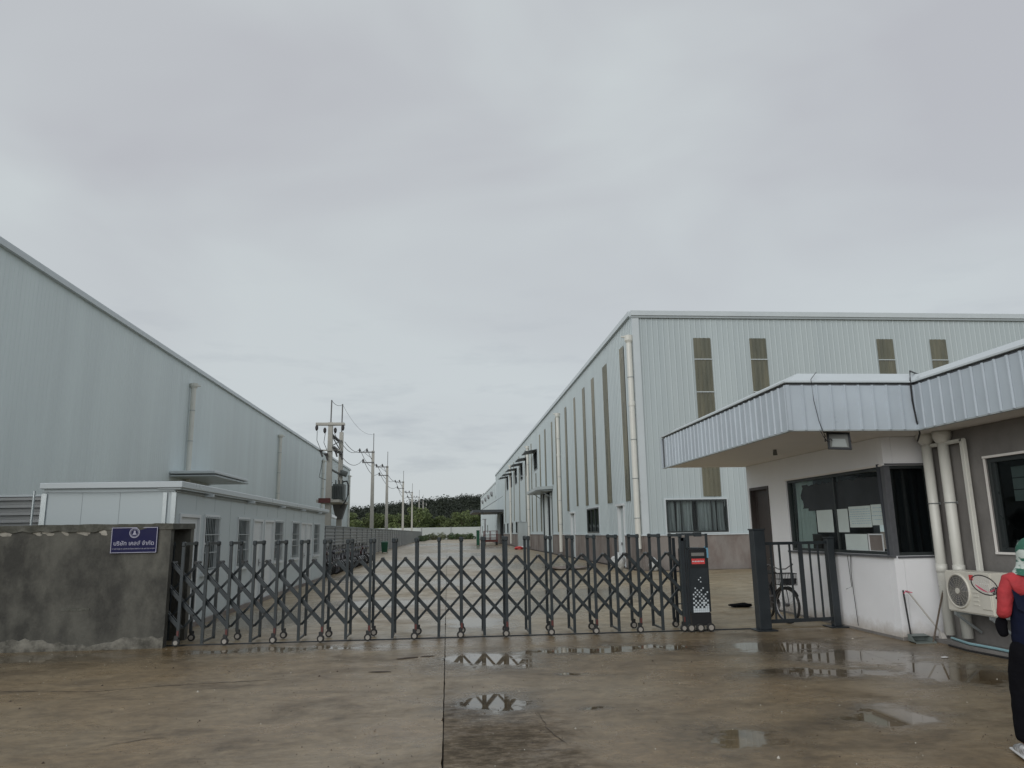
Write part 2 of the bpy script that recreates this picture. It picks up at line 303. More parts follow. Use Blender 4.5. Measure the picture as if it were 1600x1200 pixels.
M['sack'] = mat('white_plastic_wrap', (0.50, 0.51, 0.50), 0.35, var=0.25, vscale=9, bump=0.6, bscale=14)
M['bark'] = mat('bark', (0.12, 0.095, 0.07), 0.9)
M['litter'] = mat('white_litter', (0.6, 0.6, 0.6), 0.6)
M['mud'] = mat('brown_mud_scrap', (0.05, 0.036, 0.025), 0.7)
M['pipe_blue'] = mat('pale_cyan_pipe', (0.25, 0.42, 0.46), 0.4)
def leafmat(name, a, b_):
    X = mat(name, a, 0.6, var=0.35, vscale=0.35, col2=b_, c2lo=0.40, c2hi=0.62, coord='World', objrand=0.15, spec=0.25)
    return X
M['leaf_light'] = leafmat('bamboo_green_leaves', (0.155, 0.19, 0.075), (0.095, 0.125, 0.052))
M['leaf_dark'] = leafmat('dark_forest_leaves', (0.020, 0.027, 0.019), (0.030, 0.038, 0.024))
M['leaf_shrub'] = leafmat('shrub_leaves', (0.055, 0.10, 0.04), (0.16, 0.17, 0.10))

# ------------------------------------------------------------------ mesh builder
class MB:
    def __init__(s, fr=None):
        s.v = []; s.f = []; s.m = []; s.fr = fr
    def P(s, p):
        if s.fr is None: return tuple(p)
        o, u, n = s.fr
        return (o[0]+u[0]*p[0]+n[0]*p[1], o[1]+u[1]*p[0]+n[1]*p[1], o[2]+p[2])
    def add(s, vs_, fs_, mi=0):
        k = len(s.v); s.v += [s.P(p) for p in vs_]
        for f in fs_: s.f.append([k+i for i in f]); s.m.append(mi)
        return s
    def box(s, x0, x1, y0, y1, z0, z1, mi=0):
        x0, x1 = sorted((x0, x1)); y0, y1 = sorted((y0, y1)); z0, z1 = sorted((z0, z1))
        return s.add([(x0, y0, z0), (x1, y0, z0), (x1, y1, z0), (x0, y1, z0), (x0, y0, z1), (x1, y0, z1), (x1, y1, z1), (x0, y1, z1)],
                     [(0, 3, 2, 1), (4, 5, 6, 7), (0, 1, 5, 4), (1, 2, 6, 5), (2, 3, 7, 6), (3, 0, 4, 7)], mi)
    def hexa(s, p, mi=0):   # 8 explicit corners, bottom ring then top ring
        return s.add(p, [(0, 3, 2, 1), (4, 5, 6, 7), (0, 1, 5, 4), (1, 2, 6, 5), (2, 3, 7, 6), (3, 0, 4, 7)], mi)
    def tube(s, pts, r, n=8, mi=0, cap=True):
        pts = [Vector(p) for p in pts]; rs = r if isinstance(r, (list, tuple)) else [r]*len(pts)
        rings = []; k0 = len(s.v); fs = []; vv = []
        for i, p in enumerate(pts):
            a = pts[max(i-1, 0)]; b = pts[min(i+1, len(pts)-1)]; t = (b-a)
            t = t.normalized() if t.length > 1e-9 else Vector((0, 0, 1))
            ref = Vector((0, 0, 1)) if abs(t.z) < 0.9 else Vector((1, 0, 0))
            e1 = t.cross(ref).normalized(); e2 = t.cross(e1).normalized()
            for j in range(n):
                q = 2*PI*j/n+PI/n; vv.append(tuple(p+rs[i]*(math.cos(q)*e1+math.sin(q)*e2)))
        for i in range(len(pts)-1):
            for j in range(n):
                a = i*n+j; b = i*n+(j+1) % n; fs.append((a, b, b+n, a+n))
        if cap:
            fs.append(tuple(range(n))[::-1]); fs.append(tuple(range((len(pts)-1)*n, len(pts)*n)))
        return s.add(vv, fs, mi)
    def bar(s, a, b, w, h, mi=0, side=(0, 1, 0)):   # rectangular bar a->b ; w in the plane, h along side
        a = Vector(a); b = Vector(b); t = (b-a).normalized(); sd = Vector(side); e = t.cross(sd).normalized()*w/2; sd = sd*h/2
        p = [a-e-sd, a+e-sd, a+e+sd, a-e+sd, b-e-sd, b+e-sd, b+e+sd, b-e+sd]
        return s.hexa([tuple(q) for q in p], mi)
    def disc(s, c, ax, r, w, n=16, mi=0):
        c = Vector(c); ax = Vector(ax).normalized()
        return s.tube([c-ax*w/2, c+ax*w/2], r, n, mi)
    def torus(s, c, ax, R_, r, n=24, k=6, mi=0):
        c = Vector(c); ax = Vector(ax).normalized(); ref = Vector((0, 0, 1)) if abs(ax.z) < 0.9 else Vector((1, 0, 0))
        e1 = ax.cross(ref).normalized(); e2 = ax.cross(e1)
        vv = []; fs = []
        for i in range(n):
            q = 2*PI*i/n; d = math.cos(q)*e1+math.sin(q)*e2
            for j in range(k):
                w = 2*PI*j/k; vv.append(tuple(c+d*(R_+r*math.cos(w))+ax*r*math.sin(w)))
        for i in range(n):
            for j in range(k):
                fs.append((i*k+j, ((i+1) % n)*k+j, ((i+1) % n)*k+(j+1) % k, i*k+(j+1) % k))
        return s.add(vv, fs, mi)
    def mesh(s, name, mats, smooth=False, bevel=0, segs=1):
        me = bpy.data.meshes.new(name); me.from_pydata(s.v, [], s.f)
        for x in (mats if isinstance(mats, (list, tuple)) else [mats]): me.materials.append(x)
        for p, mi in zip(me.polygons, s.m): p.material_index = mi; p.use_smooth = smooth
        me.update()
        if bevel:
            bm = bmesh.new(); bm.from_mesh(me); bmesh.ops.recalc_face_normals(bm, faces=bm.faces)
            bmesh.ops.bevel(bm, geom=[e for e in bm.edges if e.is_manifold and e.calc_face_angle(0) > 0.5], offset=bevel, segments=segs, affect='EDGES', clamp_overlap=True); bm.to_mesh(me); bm.free()
        return me
    def build(s, name, mats, parent=None, smooth=False, bevel=0, segs=1, **props):
        return obj(name, s.mesh(name, mats, smooth, bevel, segs), parent, **props)
def obj(name, data, parent=None, loc=None, rz=None, **props):
    o = bpy.data.objects.new(name, data); COL.objects.link(o)
    if parent is not None:
        o.parent = parent
    if loc is not None: o.location = loc
    if rz is not None: o.rotation_euler = (0, 0, rz)
    for k, v in props.items(): o[k] = v
    return o
def thing(name, label, cat, loc=(0, 0, 0), rz=0, group=None):
    o = obj(name, None, None, loc, rz, label=label, category=cat)
    if group: o['group'] = group
    return o
def copy_tree(o, parent=None):
    c = o.copy(); COL.objects.link(c)
    if parent is not None: c.parent = parent
    for ch in list(o.children): copy_tree(ch, c)
    return c
def ordinal(i): return ['first', 'second', 'third', 'fourth', 'fifth', 'sixth', 'seventh', 'eighth', 'ninth', 'tenth', 'eleventh', 'twelfth', 'thirteenth', 'fourteenth', 'fifteenth', 'sixteenth', 'seventeenth', 'eighteenth', 'nineteenth', 'twentieth', 'twenty-first', 'twenty-second', 'twenty-third', 'twenty-fourth', 'twenty-fifth', 'twenty-sixth', 'twenty-seventh', 'twenty-eighth'][i]
# objects are built at world coordinates with their thing's Empty at the origin unless noted
def rebase(t, loc):
    """move the Empty to loc, keep children where they are"""
    t.location = loc
    for ch in t.children: ch.location = tuple(a-b for a, b in zip(ch.location, loc))

def sheet(mb, length, z0, z1, pitch=0.3, rib=0.07, depth=0.03, holes=(), mi=0):
    """ribbed wall sheet in the local frame: s along, +d outward"""
    xs = []; n = max(1, round(length/pitch)); p = length/n
    for i in range(n):
        a = i*p; c = a+p/2
        xs += [(a, 0), (c-rib/2-0.015, 0), (c-rib/2+0.005, depth), (c+rib/2-0.005, depth), (c+rib/2+0.015, 0)]
    xs.append((length, 0))
    for (a, da), (b, db) in zip(xs, xs[1:]):
        mid = (a+b)/2; cuts = [(z0, z1)]
        for (h0, h1, g0, g1) in holes:
            if h0 < mid < h1:
                nc = []
                for (u, v) in cuts:
                    if g1 <= u or g0 >= v: nc.append((u, v)); continue
                    if g0 > u: nc.append((u, g0))
                    if g1 < v: nc.append((g1, v))
                cuts = nc
        for (u, v) in cuts:
            mb.add([(a, da, u), (b, db, u), (b, db, v), (a, da, v)], [(0, 1, 2, 3)], mi)
def holed(mb, L0, L1, d0, d1, z0, z1, holes, mi=0):
    """solid wall slab with rectangular openings (s0,s1,z0,z1), built of joined cells, only outer faces"""
    S = sorted({L0, L1, *[h[0] for h in holes], *[h[1] for h in holes]}); Z = sorted({z0, z1, *[h[2] for h in holes], *[h[3] for h in holes]})
    solid = {}
    for i in range(len(S)-1):
        for j in range(len(Z)-1):
            cs = (S[i]+S[i+1])/2; cz = (Z[j]+Z[j+1])/2
            solid[i, j] = L0 < cs < L1 and z0 < cz < z1 and not any(h[0] < cs < h[1] and h[2] < cz < h[3] for h in holes)
    for (i, j), ok in solid.items():
        if not ok: continue
        a, b, c, d = S[i], S[i+1], Z[j], Z[j+1]
        mb.add([(a, d1, c), (b, d1, c), (b, d1, d), (a, d1, d)], [(0, 1, 2, 3)], mi)
        mb.add([(a, d0, c), (b, d0, c), (b, d0, d), (a, d0, d)], [(3, 2, 1, 0)], mi)
        if not solid.get((i-1, j)): mb.add([(a, d0, c), (a, d1, c), (a, d1, d), (a, d0, d)], [(0, 1, 2, 3)], mi)
        if not solid.get((i+1, j)): mb.add([(b, d1, c), (b, d0, c), (b, d0, d), (b, d1, d)], [(0, 1, 2, 3)], mi)
        if not solid.get((i, j-1)): mb.add([(a, d0, c), (b, d0, c), (b, d1, c), (a, d1, c)], [(0, 1, 2, 3)], mi)
        if not solid.get((i, j+1)): mb.add([(a, d1, d), (b, d1, d), (b, d0, d), (a, d0, d)], [(0, 1, 2, 3)], mi)
def frame4(mb, s0, s1, z0, z1, w, d0, d1, mi=0):
    mb.box(s0, s0+w, d0, d1, z0, z1, mi); mb.box(s1-w, s1, d0, d1, z0, z1, mi)
    mb.box(s0+w, s1-w, d0, d1, z0, z0+w, mi); mb.box(s0+w, s1-w, d0, d1, z1-w, z1, mi)
def curtain_mb(mb, s0, s1, z0, z1, d, amp=0.03, n=24, seed=0, mi=0):
    r_ = random.Random(seed); vv = []; fs = []
    for i in range(n+1):
        s = s0+(s1-s0)*i/n; q = amp*math.sin(i*1.9+seed)+amp*0.5*math.sin(i*0.83+seed*2)
        vv += [(s, d+q*0.5, z1), (s+0.02*math.sin(i*0.7+seed), d+q, (z0+z1)/2), (s+0.04*math.sin(i*0.6+seed), d+q*1.4, z0)]
    for i in range(n):
        for j in range(2):
            a = i*3+j; fs.append((a, a+1, a+4, a+3))
    mb.add(vv, fs, mi)

# ================================================================== GROUND
g = MB(); g.add([(-900, -300, -0.06), (900, -300, -0.06), (900, 1500, -0.06), (-900, 1500, -0.06)], [(0, 1, 2, 3)])
g.build('ground', M['grass'], kind='structure')
g = MB(); g.add([(-40, -25, -0.035), (40, -25, -0.035), (40, 206, -0.035), (-40, 206, -0.035)], [(0, 1, 2, 3)])
g.build('sub_base', M['earth'], kind='structure')
def slab(x0, x1, y0, y1, m_, seed, ragged=0.004):
    r_ = random.Random(seed); pts = []
    def edge(a, b, dx, dy):
        L_ = math.hypot(b[0]-a[0], b[1]-a[1]); n = max(1, min(120, int(L_/0.12)))
        for i in range(n):
            t = i/n; q = r_.uniform(0, ragged)*(1 if 0 < i else 0)
            if r_.random() < 0.06: q *= 3
            pts.append((a[0]+(b[0]-a[0])*t+dx*q, a[1]+(b[1]-a[1])*t+dy*q, 0))
    edge((x0, y0), (x1, y0), 0, 1); edge((x1, y0), (x1, y1), -1, 0); edge((x1, y1), (x0, y1), 0, -1); edge((x0, y1), (x0, y0), 1, 0)
    n = len(pts); mb = MB(); mb.add(pts+[(p[0], p[1], -0.034) for p in pts], [tuple(range(n))]+[(i, i+n, (i+1) % n+n, (i+1) % n) for i in range(n)])
    return mb.build('concrete_slab', m_, kind='structure')
JX = -0.035
k = 0
for (x0, x1) in ((-9.5, JX-0.0035), (JX+0.0035, 9.5)):
    for (y0, y1) in ((-12, 4.6), (4.615, 12.84)):
        slab(x0, x1, y0, y1, M['street'], k); k += 1
for (x0, x1) in ((-26, -9.515), (9.515, 26)):
    slab(x0, x1, -12, 12.84, M['street'], k); k += 1
y = 12.93; 
ys = [12.93, 18.6, 24.6, 31.4, 38.6, 46, 54, 63, 73, 84, 96, 110, 126, 145, 170, 204.5]
for a, b in zip(ys, ys[1:]):
    for (x0, x1) in ((-14.2, JX-0.0035), (JX+0.0035, 7.96 if a > 31 else 30)):
        slab(x0, x1, a, b-0.015, M['yard'], k); k += 1
tr = MB(); tr.box(-4.9, 5.3, 12.845, 12.925, -0.03, 0.004); tr.box(-4.9, 5.3, 12.872, 12.898, 0.004, 0.014)
tr.build('gate_track', M['rail'], kind='structure')

# ================================================================== FRONT WALL (left)
wall = thing('boundary_wall', 'weathered grey rendered concrete wall left of the sliding gate, hollow end', 'wall', (-4.5, 12.7, 0))
WX = -4.46
def pw(mb, name, m_, parent, loc, **k):
    return mb.build(name, m_, parent, **k)
b = MB(); 
b.box(-14, WX, 12.66, 12.80, 0.0, 1.88); b.build('front_leaf', M['wall_conc'], wall)
b = MB(); b.box(-14, WX+0.03, 13.52, 13.68, 0, 1.86); b.build('rear_leaf', M['wall_conc'], wall)
b = MB(); b.box(-14, -6.2, 12.80, 13.52, 0, 1.86); b.build('core', M['wall_conc'], wall)
# capping, uneven edge
r_ = random.Random(3); vv = []; n = 70
for i in range(n+1):
    x = -14+(WX+0.04+14)*i/n; e = r_.uniform(-0.015, 0.012)
    vv += [(x, 12.635+e, 1.835+r_.uniform(-0.03, 0.01)), (x, 12.625+e, 1.93+r_.uniform(-0.01, 0.008)), (x, 13.70+e, 1.94), (x, 13.70, 1.85)]
fs = []
for i in range(n):
    for j in range(4):
        a = i*4+j; b2_ = i*4+(j+1) % 4; fs.append((a, b2_, b2_+4, a+4))
fs += [(0, 1, 2, 3), tuple(n*4+j for j in (3, 2, 1, 0))]
MB().add(vv, fs).build('coping', M['wall_cap'], wall)
# spalled mortar patches under the coping
for (px_, w_) in ((-7.02, .22), (-6.52, .12), (-6.35, .16), (-6.1, .1), (-5.82, .2), (-5.52, .13), (-5.35, .08), (-7.5, .25)):
    vv = [(px_, 12.650, 1.80)]; 
    for i in range(14):
        q = 2*PI*i/14; rr_ = r_.uniform(0.6, 1.15); vv.append((px_+w_*0.6*rr_*math.cos(q), 12.657, 1.80+0.042*rr_*math.sin(q)-0.02*math.cos(q)))
    MB().add(vv, [(0, i+1, (i+1) % 14+1) for i in range(14)]).build('mortar_patch', M['patch'], wall)
# bare ragged strip along the foot
vv = []; n = 110
for i in range(n+1):
    x = -14+(WX+14-0.002)*i/n; h = 0.13+0.05*math.sin(i*0.31)+r_.uniform(-0.03, 0.03)
    vv += [(x, 12.638, 0), (x, 12.640, h*0.45), (x, 12.652, h), (x, 12.665, h+0.004)]
fs = [(i*4+j, i*4+4+j, i*4+5+j, i*4+1+j) for i in range(n) for j in range(3)]
MB().add(vv, fs).build('plinth', M['flake'], wall)
# rough patch outline
b = MB(); b.box(-6.05, -5.62, 12.652, 12.664, 0.60, 0.64); b.build('mortar_patch', M['wall_cap'], wall)
for c in wall.children: c.location = (4.5, -12.7, 0)

# ---- company sign
sg = thing('company_sign', 'small navy blue enamel sign with round emblem and Thai lettering on the grey wall', 'sign', (-5.015, 12.655, 1.47))
b = MB(); b.box(-0.36, 0.36, -0.03, 0, 0, 0.41); b.build('board', M['blue'], sg, bevel=0.008)
b = MB()
frame4(b, -0.355, 0.355, 0.005, 0.405, 0.010, -0.033, -0.0302); b.build('border', M['lilac'], sg)
b = MB(); b.torus((0, -0.032, 0.318), (0, 1, 0), 0.075, 0.0075, 32, 5)
for i in range(18):
    q = 2*PI*i/18; d = Vector((math.cos(q), 0, math.sin(q))); b.bar(Vector((0, -0.0325, 0.318))+d*0.058, Vector((0, -0.0325, 0.318))+d*0.070, 0.008, 0.003)
b.torus((0, -0.032, 0.318), (0, 1, 0), 0.052, 0.002, 28, 4)
# bell-like figure
pr = [(0.0, .036), (.012, .033), (.017, .022), (.012, .012), (.018, .002), (.024, -.012), (.034, -.028), (0, -.032)]
b.add([(x, -0.0325, 0.318+z) for x, z in pr]+[(-x, -0.0325, 0.318+z) for x, z in pr[::-1]], [tuple(range(16))])
b.build('emblem', M['lilac'], sg)
def text(body, size, loc, m_, name, parent, w=None, off=0.0):
    cu = bpy.data.curves.new(name, 'FONT'); cu.body = body; cu.size = size; cu.align_x = 'CENTER'; cu.align_y = 'BOTTOM_BASELINE'; cu.extrude = 0.001; cu.offset = off
    to = bpy.data.objects.new(name+'_t', cu); COL.objects.link(to)
    bpy.context.view_layer.update()
    me = bpy.data.meshes.new_from_object(to.evaluated_get(bpy.context.evaluated_depsgraph_get()))
    bpy.data.objects.remove(to)
    me.materials.clear(); me.materials.append(m_)
    o = obj(name, me, parent, loc); o.rotation_euler = (R(90), 0, 0)
    if w:
        xs = [v.co.x for v in me.vertices]
        if xs: s = w/(max(xs)-min(xs)); o.scale = (s, s, 1)
    return o
text('บริษัท เคลส์ จำกัด', 0.10, (0, -0.0325, 0.125), M['lilac'], 'lettering', sg, 0.62, 0.0012)
b = MB(); x = -0.33; r_ = random.Random(5)
while x < 0.32:
    w_ = r_.uniform(0.006, 0.014); h = r_.choice((0.014, 0.018, 0.022)); b.box(x, x+0.0025, -0.0325, -0.0315, 0.06, 0.06+h); b.box(x+w_-0.0025, x+w_, -0.0325, -0.0315, 0.06, 0.076)
    if r_.random() < .6: b.box(x, x+w_, -0.0325, -0.0315, 0.073, 0.076)
    x += w_+r_.choice((0.003, 0.003, 0.008))
b.build('small_print', M['lilac'], sg, kind='stuff')

# ================================================================== SITE OFFICE (annex)
OX = -4.94; OY0 = 14.08; OY1 = 31.0; OB = -7.22; OH = 2.56
off = thing('site_office', 'long low grey panel cabin with white doors and barred windows left of the gate', 'building', (-6.1, 14.1, 0))
# side wall frame: s along +Y from OY0, normal +X
FR = ((OX, OY0, 0), (0, 1), (1, 0))
doors = [(0.28, 1.45), (5.60, 6.62), (6.80, 7.90), (11.9, 12.9), (12.95, 13.95)]
wins = [(1.72, 2.72), (4.18, 5.20), (7.98, 9.05), (10.45, 11.55), (14.35, 15.55)]
hol = [(a, c, 0.0, 2.14) for a, c in doors]+[(a, c, 0.98, 2.16) for a, c in wins]
b = MB(FR); holed(b, 0, OY1-OY0, -0.08, 0, 0, OH, hol); b.build('side_wall', M['office'], off)
b = MB(); b.box(OB, OX-0.081, OY0, OY0+0.08, 0, 2.594)
b.build('front_wall', M['office'], off)
for xs_ in (-6.55, -5.9):
    b = MB(); b.box(xs_, xs_+0.006, OY0-0.004, OY0, 0.0, OH-0.02); b.build('panel_joint', M['joint'], off)
b = MB(); b.box(OB, OB+0.08, OY0+0.08, OY1, 0, OH-0.01); b.box(OB+0.08, OX-0.08, OY1-0.08, OY1, 0, OH-0.01); b.build('rear_wall', M['office'], off)
b = MB(); b.box(OB+0.1, OX-0.1, OY0+0.1, OY1-0.1, 0.02, 0.04); b.build('floor', M['dark2'], off)
for i in range(1, 14):
    s_ = i*1.19
    if any(a-0.05 < s_ < c+0.05 for a, c in doors+wins): 
        b = MB(FR); b.box(s_, s_+0.006, 0, 0.003, 2.22, OH-0.02)
    else:
        b = MB(FR); b.box(s_, s_+0.006, 0, 0.003, 0.02, OH-0.02)
    b.build('panel_joint', M['joint'], off)
b = MB(); b.box(OX-0.05, OX+0.03, OY0-0.03, OY0+0.05, 0, OH-0.05); b.box(OX-0.20, OX-0.13, OY0-0.03, OY0-0.002, 0, OH-0.05); b.build('corner_trim', M['galv'], off)
b = MB(); b.box(OB-0.02, OB+0.07, OY0-0.03, OY0-0.002, 0, OH-0.05); b.tube([(OB-0.12, OY0-0.08, 0), (OB-0.12, OY0-0.08, OH)], 0.02); b.build('corner_trim', M['galv'], off)
# roof slab: slight fall to the back
z0, z1 = 2.595, 2.72
b = MB(); b.hexa([(OB-0.05, OY0-0.07, z0+0.0), (OX+0.14, OY0-0.07, z0+0.0), (OX+0.14, OY1+0.2, z0+0.0), (OB-0.05, OY1+0.2, z0), (OB-0.05, OY0-0.07, z1-0.02), (OX+0.14, OY0-0.07, z1-0.01), (OX+0.14, OY1+0.2, z1-0.01), (OB-0.05, OY1+0.2, z1-0.02)])
b.build('roof', M['trim'], off, bevel=0.01)
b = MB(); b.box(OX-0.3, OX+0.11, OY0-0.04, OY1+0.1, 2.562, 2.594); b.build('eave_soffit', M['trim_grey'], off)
for s_ in (1.6, 4.9, 8.4, 11.6, 14.9):
    b = MB(FR); b.box(s_, s_+0.05, 0, 0.2, 2.50, 2.56); b.build('eave_bracket', M['trim'], off)
b = MB(FR); b.tube([(0, 0.04, 2.53), (3, 0.045, 2.515), (8, 0.04, 2.53), (16.8, 0.045, 2.52)], 0.009, 5); b.build('wall_cable', M['trim_grey'], off)
b = MB(); b.tube([(OB, OY0-0.05, 2.54), (OB+1.1, OY0-0.05, 2.525), (OX, OY0-0.05, 2.545)], 0.009, 5); b.build('wall_cable', M['trim_grey'], off)
for i, (a, c) in enumerate(doors):
    b = MB(FR); b.box(a+0.06, c-0.06, -0.05, -0.02, 0.03, 2.08); d_ = b.build('door', M['white'], off)
    b = MB(FR); frame4(b, a, c, 0.0, 2.14, 0.06, -0.07, 0.03); b.build('frame', M['white'], d_)
    b = MB(FR); frame4(b, a+0.16, c-0.16, 1.1, 1.95, 0.012, -0.02, -0.012); frame4(b, a+0.16, c-0.16, 0.2, 0.95, 0.012, -0.02, -0.012); b.build('moulding', M['white'], d_)
    hx = c-0.16 if i != 2 else a+0.16
    b = MB(FR); b.box(hx-0.025, hx+0.025, -0.02, -0.01, 0.93, 1.12); b.tube([(hx, -0.01, 1.02), (hx, 0.03, 1.02), (hx-0.09, 0.03, 1.02)], 0.01, 6); b.build('handle', M['chrome'], d_)
for i, (a, c) in enumerate(wins):
    b = MB(FR); frame4(b, a, c, 0.98, 2.16, 0.05, -0.07, 0.03); b.box(a+0.05, c-0.05, -0.06, -0.03, 1.55, 1.59); w_ = b.build('window', M['white'], off)
    b = MB(FR); b.add([(a+0.05, -0.045, 1.03), (c-0.05, -0.045, 1.03), (c-0.05, -0.045, 2.11), (a+0.05, -0.045, 2.11)], [(0, 1, 2, 3)]); b.build('pane', M['glass_dark'], w_)
    b = MB(FR); curtain_mb(b, a+0.05, c-0.05, 1.0, 2.12, -0.16, 0.03, 22, i); b.build('curtain', M['curtain_dark'], w_)
    b = MB(FR)
    nb = 9
    for j in range(nb):
        q = a+0.07+(c-a-0.14)*j/(nb-1); b.tube([(q, 0.05, 1.0), (q, 0.05, 2.12)], 0.006, 5)
    for zz in (1.06, 1.38, 1.74, 2.08): b.box(a-0.01, c+0.01, 0.042, 0.058, zz, zz+0.02)
    b.build('security_bars', M['trim_grey'], w_)
    b = MB(FR); b.box(a-0.04, c+0.04, 0.0, 0.07, 0.93, 0.975); b.build('sill', M['white'], w_)
b = MB(); b.tube([(OX+0.3, OY1-0.3, 2.5), (OX+0.45, OY1-0.3, 2.45)], 0.02, 6); b.tube([(OX+0.33, OY1-0.42, 2.42), (OX+0.52, OY1-0.42, 2.36)], 0.06, 8); b.build('security_camera', M['white'], off)
b = MB(FR); b.box(0, OY1-OY0, 0.0, 0.05, 0.0, 0.09); b.build('skirting', M['base_conc'], off)
for c in off.children: c.location = (6.1, -14.1, 0)

# ================================================================== CORRUGATED FENCE
def corr_panel(L_, H_, ribs, depth=0.035, topz=None):
    mb = MB(); zs = []
    p = H_/ribs
    for i in range(ribs):
        z = i*p; zs += [(z+0.0*p, 0), (z+0.42*p, 0), (z+0.52*p, depth), (z+0.90*p, depth)]
    zs.append((H_, 0))
    for (a, da), (b_, db) in zip(zs, zs[1:]):
        mb.add([(da, 0, a), (da, L_, a), (db, L_, b_), (db, 0, b_)], [(0, 1, 2, 3)])
    return mb
fn = thing('metal_fence', 'long grey horizontally corrugated metal fence running back from the cabin to the far wall', 'fence', (-6.7, OY1, 0))
pm_ = corr_panel(3.6, 2.16, 11).mesh('fence_panel', M['fence'])
post_ = MB(); post_.box(-0.02, 0.04, -0.03, 0.03, 0, 2.2); post_ = post_.mesh('post', M['fence_post'])
cap_ = MB(); cap_.box(-0.03, 0.07, 0, 3.6, 2.16, 2.21); cap_ = cap_.mesh('top_rail', M['trim_grey'])
for i in range(47):
    obj('fence_panel', pm_, fn, (0.0, 0.15+i*3.64, 0.02)); obj('top_rail', cap_, fn, (0.0, 0.15+i*3.64, 0.02))
    obj('post', post_, fn, (0.02, 0.13+i*3.64, 0))
fn2 = thing('corrugated_screen', 'short run of bright ribbed steel sheet behind the left end of the grey wall', 'fence', (-7.6, 15.15, 0))
mb = corr_panel(5.0, 2.52, 18, 0.075); mb.v = [(y-5.0, -x, z) for x, y, z in mb.v]; mb.build('ribbed_sheet', M['fence'], fn2)
b = MB(); b.box(-5, 0.02, -0.08, 0.02, 2.52, 2.56); b.build('top_rail', M['trim'], fn2)
fn2.rotation_euler = (0, 0, R(-2))

# ================================================================== LEFT WAREHOUSE
LX = -14.3; LY0 = 4.0; LY1 = 111.0; LH = 11.2
lw = thing('left_warehouse', 'huge grey green ribbed steel warehouse filling the left side', 'warehouse', (LX, LY0, 0))
FL = ((LX, LY0, 0), (0, 1), (1, 0))
b = MB(FL); sheet(b, LY1-LY0, 0, LH-0.2, 0.25, 0.03, 0.010); b.build('side_wall', M['clad_left'], lw)
b = MB(((LX-40, LY1, 0), (1, 0), (0, 1))); sheet(b, 40, 0, LH-0.2, 0.6, 0.06, 0.03); b.build('rear_wall', M['clad_left'], lw)
b = MB(((LX-40, LY0, 0), (1, 0), (0, -1))); sheet(b, 40, 0, LH-0.2, 0.6, 0.06, 0.03); b.build('front_wall', M['clad_left'], lw)
b = MB(); b.box(LX-0.1, LX+0.16, LY0-0.15, LY1+0.15, LH-0.24, LH-0.07); b.box(LX-0.1, LX+0.10, LY0-0.15, LY1+0.15, LH-0.07, LH+0.02); b.build('eave_trim', M['trim'], lw)
b = MB(); b.add([(LX, LY0, LH), (LX, LY1, LH), (LX-20, LY1, LH+1.2), (LX-20, LY0, LH+1.2), (LX-40, LY1, LH), (LX-40, LY0, LH)], [(0, 1, 2, 3), (3, 2, 4, 5)]); b.build('roof', M['trim_grey'], lw)
for y in (41.9, 63.9, 86.2, 109.3):
    b = MB(); b.tube([(LX+0.20, y, 4.0 if y < 100 else 0.0), (LX+0.20, y, 9.85)], 0.14, 10); b.tube([(LX+0.20, y, 9.85), (LX+0.20, y, 9.98), (LX+0.20, y, 10.12)], [0.15, 0.22, 0.23], 10)
    b.tube([(LX+0.2, y, 10.02), (LX+0.55, y+0.1, 10.0)], 0.04, 6)
    dp = b.build('downpipe', M['pvc'], lw, smooth=False)
    b = MB()
    for z in (5.2, 6.9, 8.6): b.torus((LX+0.2, y, z), (0, 0, 1), 0.145, 0.02, 12, 5)
    b.build('pipe_clip', M['galv'], dp)
b = MB(); b.box(LX+0.02, LX+2.3, 39.7, 46.2, 4.94, 5.10); b.build('canopy', M['trim'], lw, bevel=0.03)
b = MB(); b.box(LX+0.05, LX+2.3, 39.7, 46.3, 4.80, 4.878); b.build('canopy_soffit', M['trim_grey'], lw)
for c in lw.children: c.location = (-LX, -LY0, 0)

# ================================================================== RIGHT WAREHOUSE
RX = 8.35; RY = 31.65; RE = 129.0; RHs = 11.4
KS = 8.35/8.06
def sc(y): return y*KS
def zc(z): return z if z < 1.7 else 1.7+(z-1.7)*KS
rw = thing('right_warehouse', 'big pale blue ribbed steel warehouse with olive skylight strips right of the yard', 'warehouse', (RX, RY, 0))
BZ = 1.46
FS = ((RX, RE, 0), (0, -1), (-1, 0))     # side wall, s from far end toward the camera, normal -X
S_ = lambda y: RE-y
opens = [('door', 33.6, 34.8, 0, 2.8), ('win', 39.35, 42.7, 1.58, 2.92), ('door', 46.9, 48.4, 0, 2.8), ('big', 57.1, 62.2, 0, 4.85)]
opens += [('win', 86.0, 88.0, 1.57, 2.85), ('win', 92.0, 94.0, 1.57, 2.85), ('win', 98.8, 100.8, 1.57, 2.85), ('win', 104.8, 106.2, 1.57, 2.85), ('big', 107.6, 115.0, 0, 4.4)]
awn_y = [66.2, 73.2, 79.2, 85.8, 92.7, 98.4]
opens += [('awn', y, y+2.2, 7.2, 8.85) for y in awn_y]
opens = [(o[0], sc(o[1]), sc(o[2]), zc(o[3]), zc(o[4])) for o in opens]; awn_y = [sc(a) for a in awn_y]
hol = [(S_(o[2]), S_(o[1]), o[3], o[4]) for o in opens]
b = MB(FS); sheet(b, RE-RY, BZ, RHs-0.1, 0.32, 0.07, 0.03, hol); b.build('side_wall', M['clad'], rw)
b = MB(FS); holed(b, 0, RE-RY, -0.2, 0.06, 0, BZ-0.02, [(h[0], h[1], h[2], min(h[3], BZ-0.02)) for h in hol if h[2] < BZ-0.02]); b.build('side_base', M['base_conc'], rw)
b = MB(FS)
e = 0
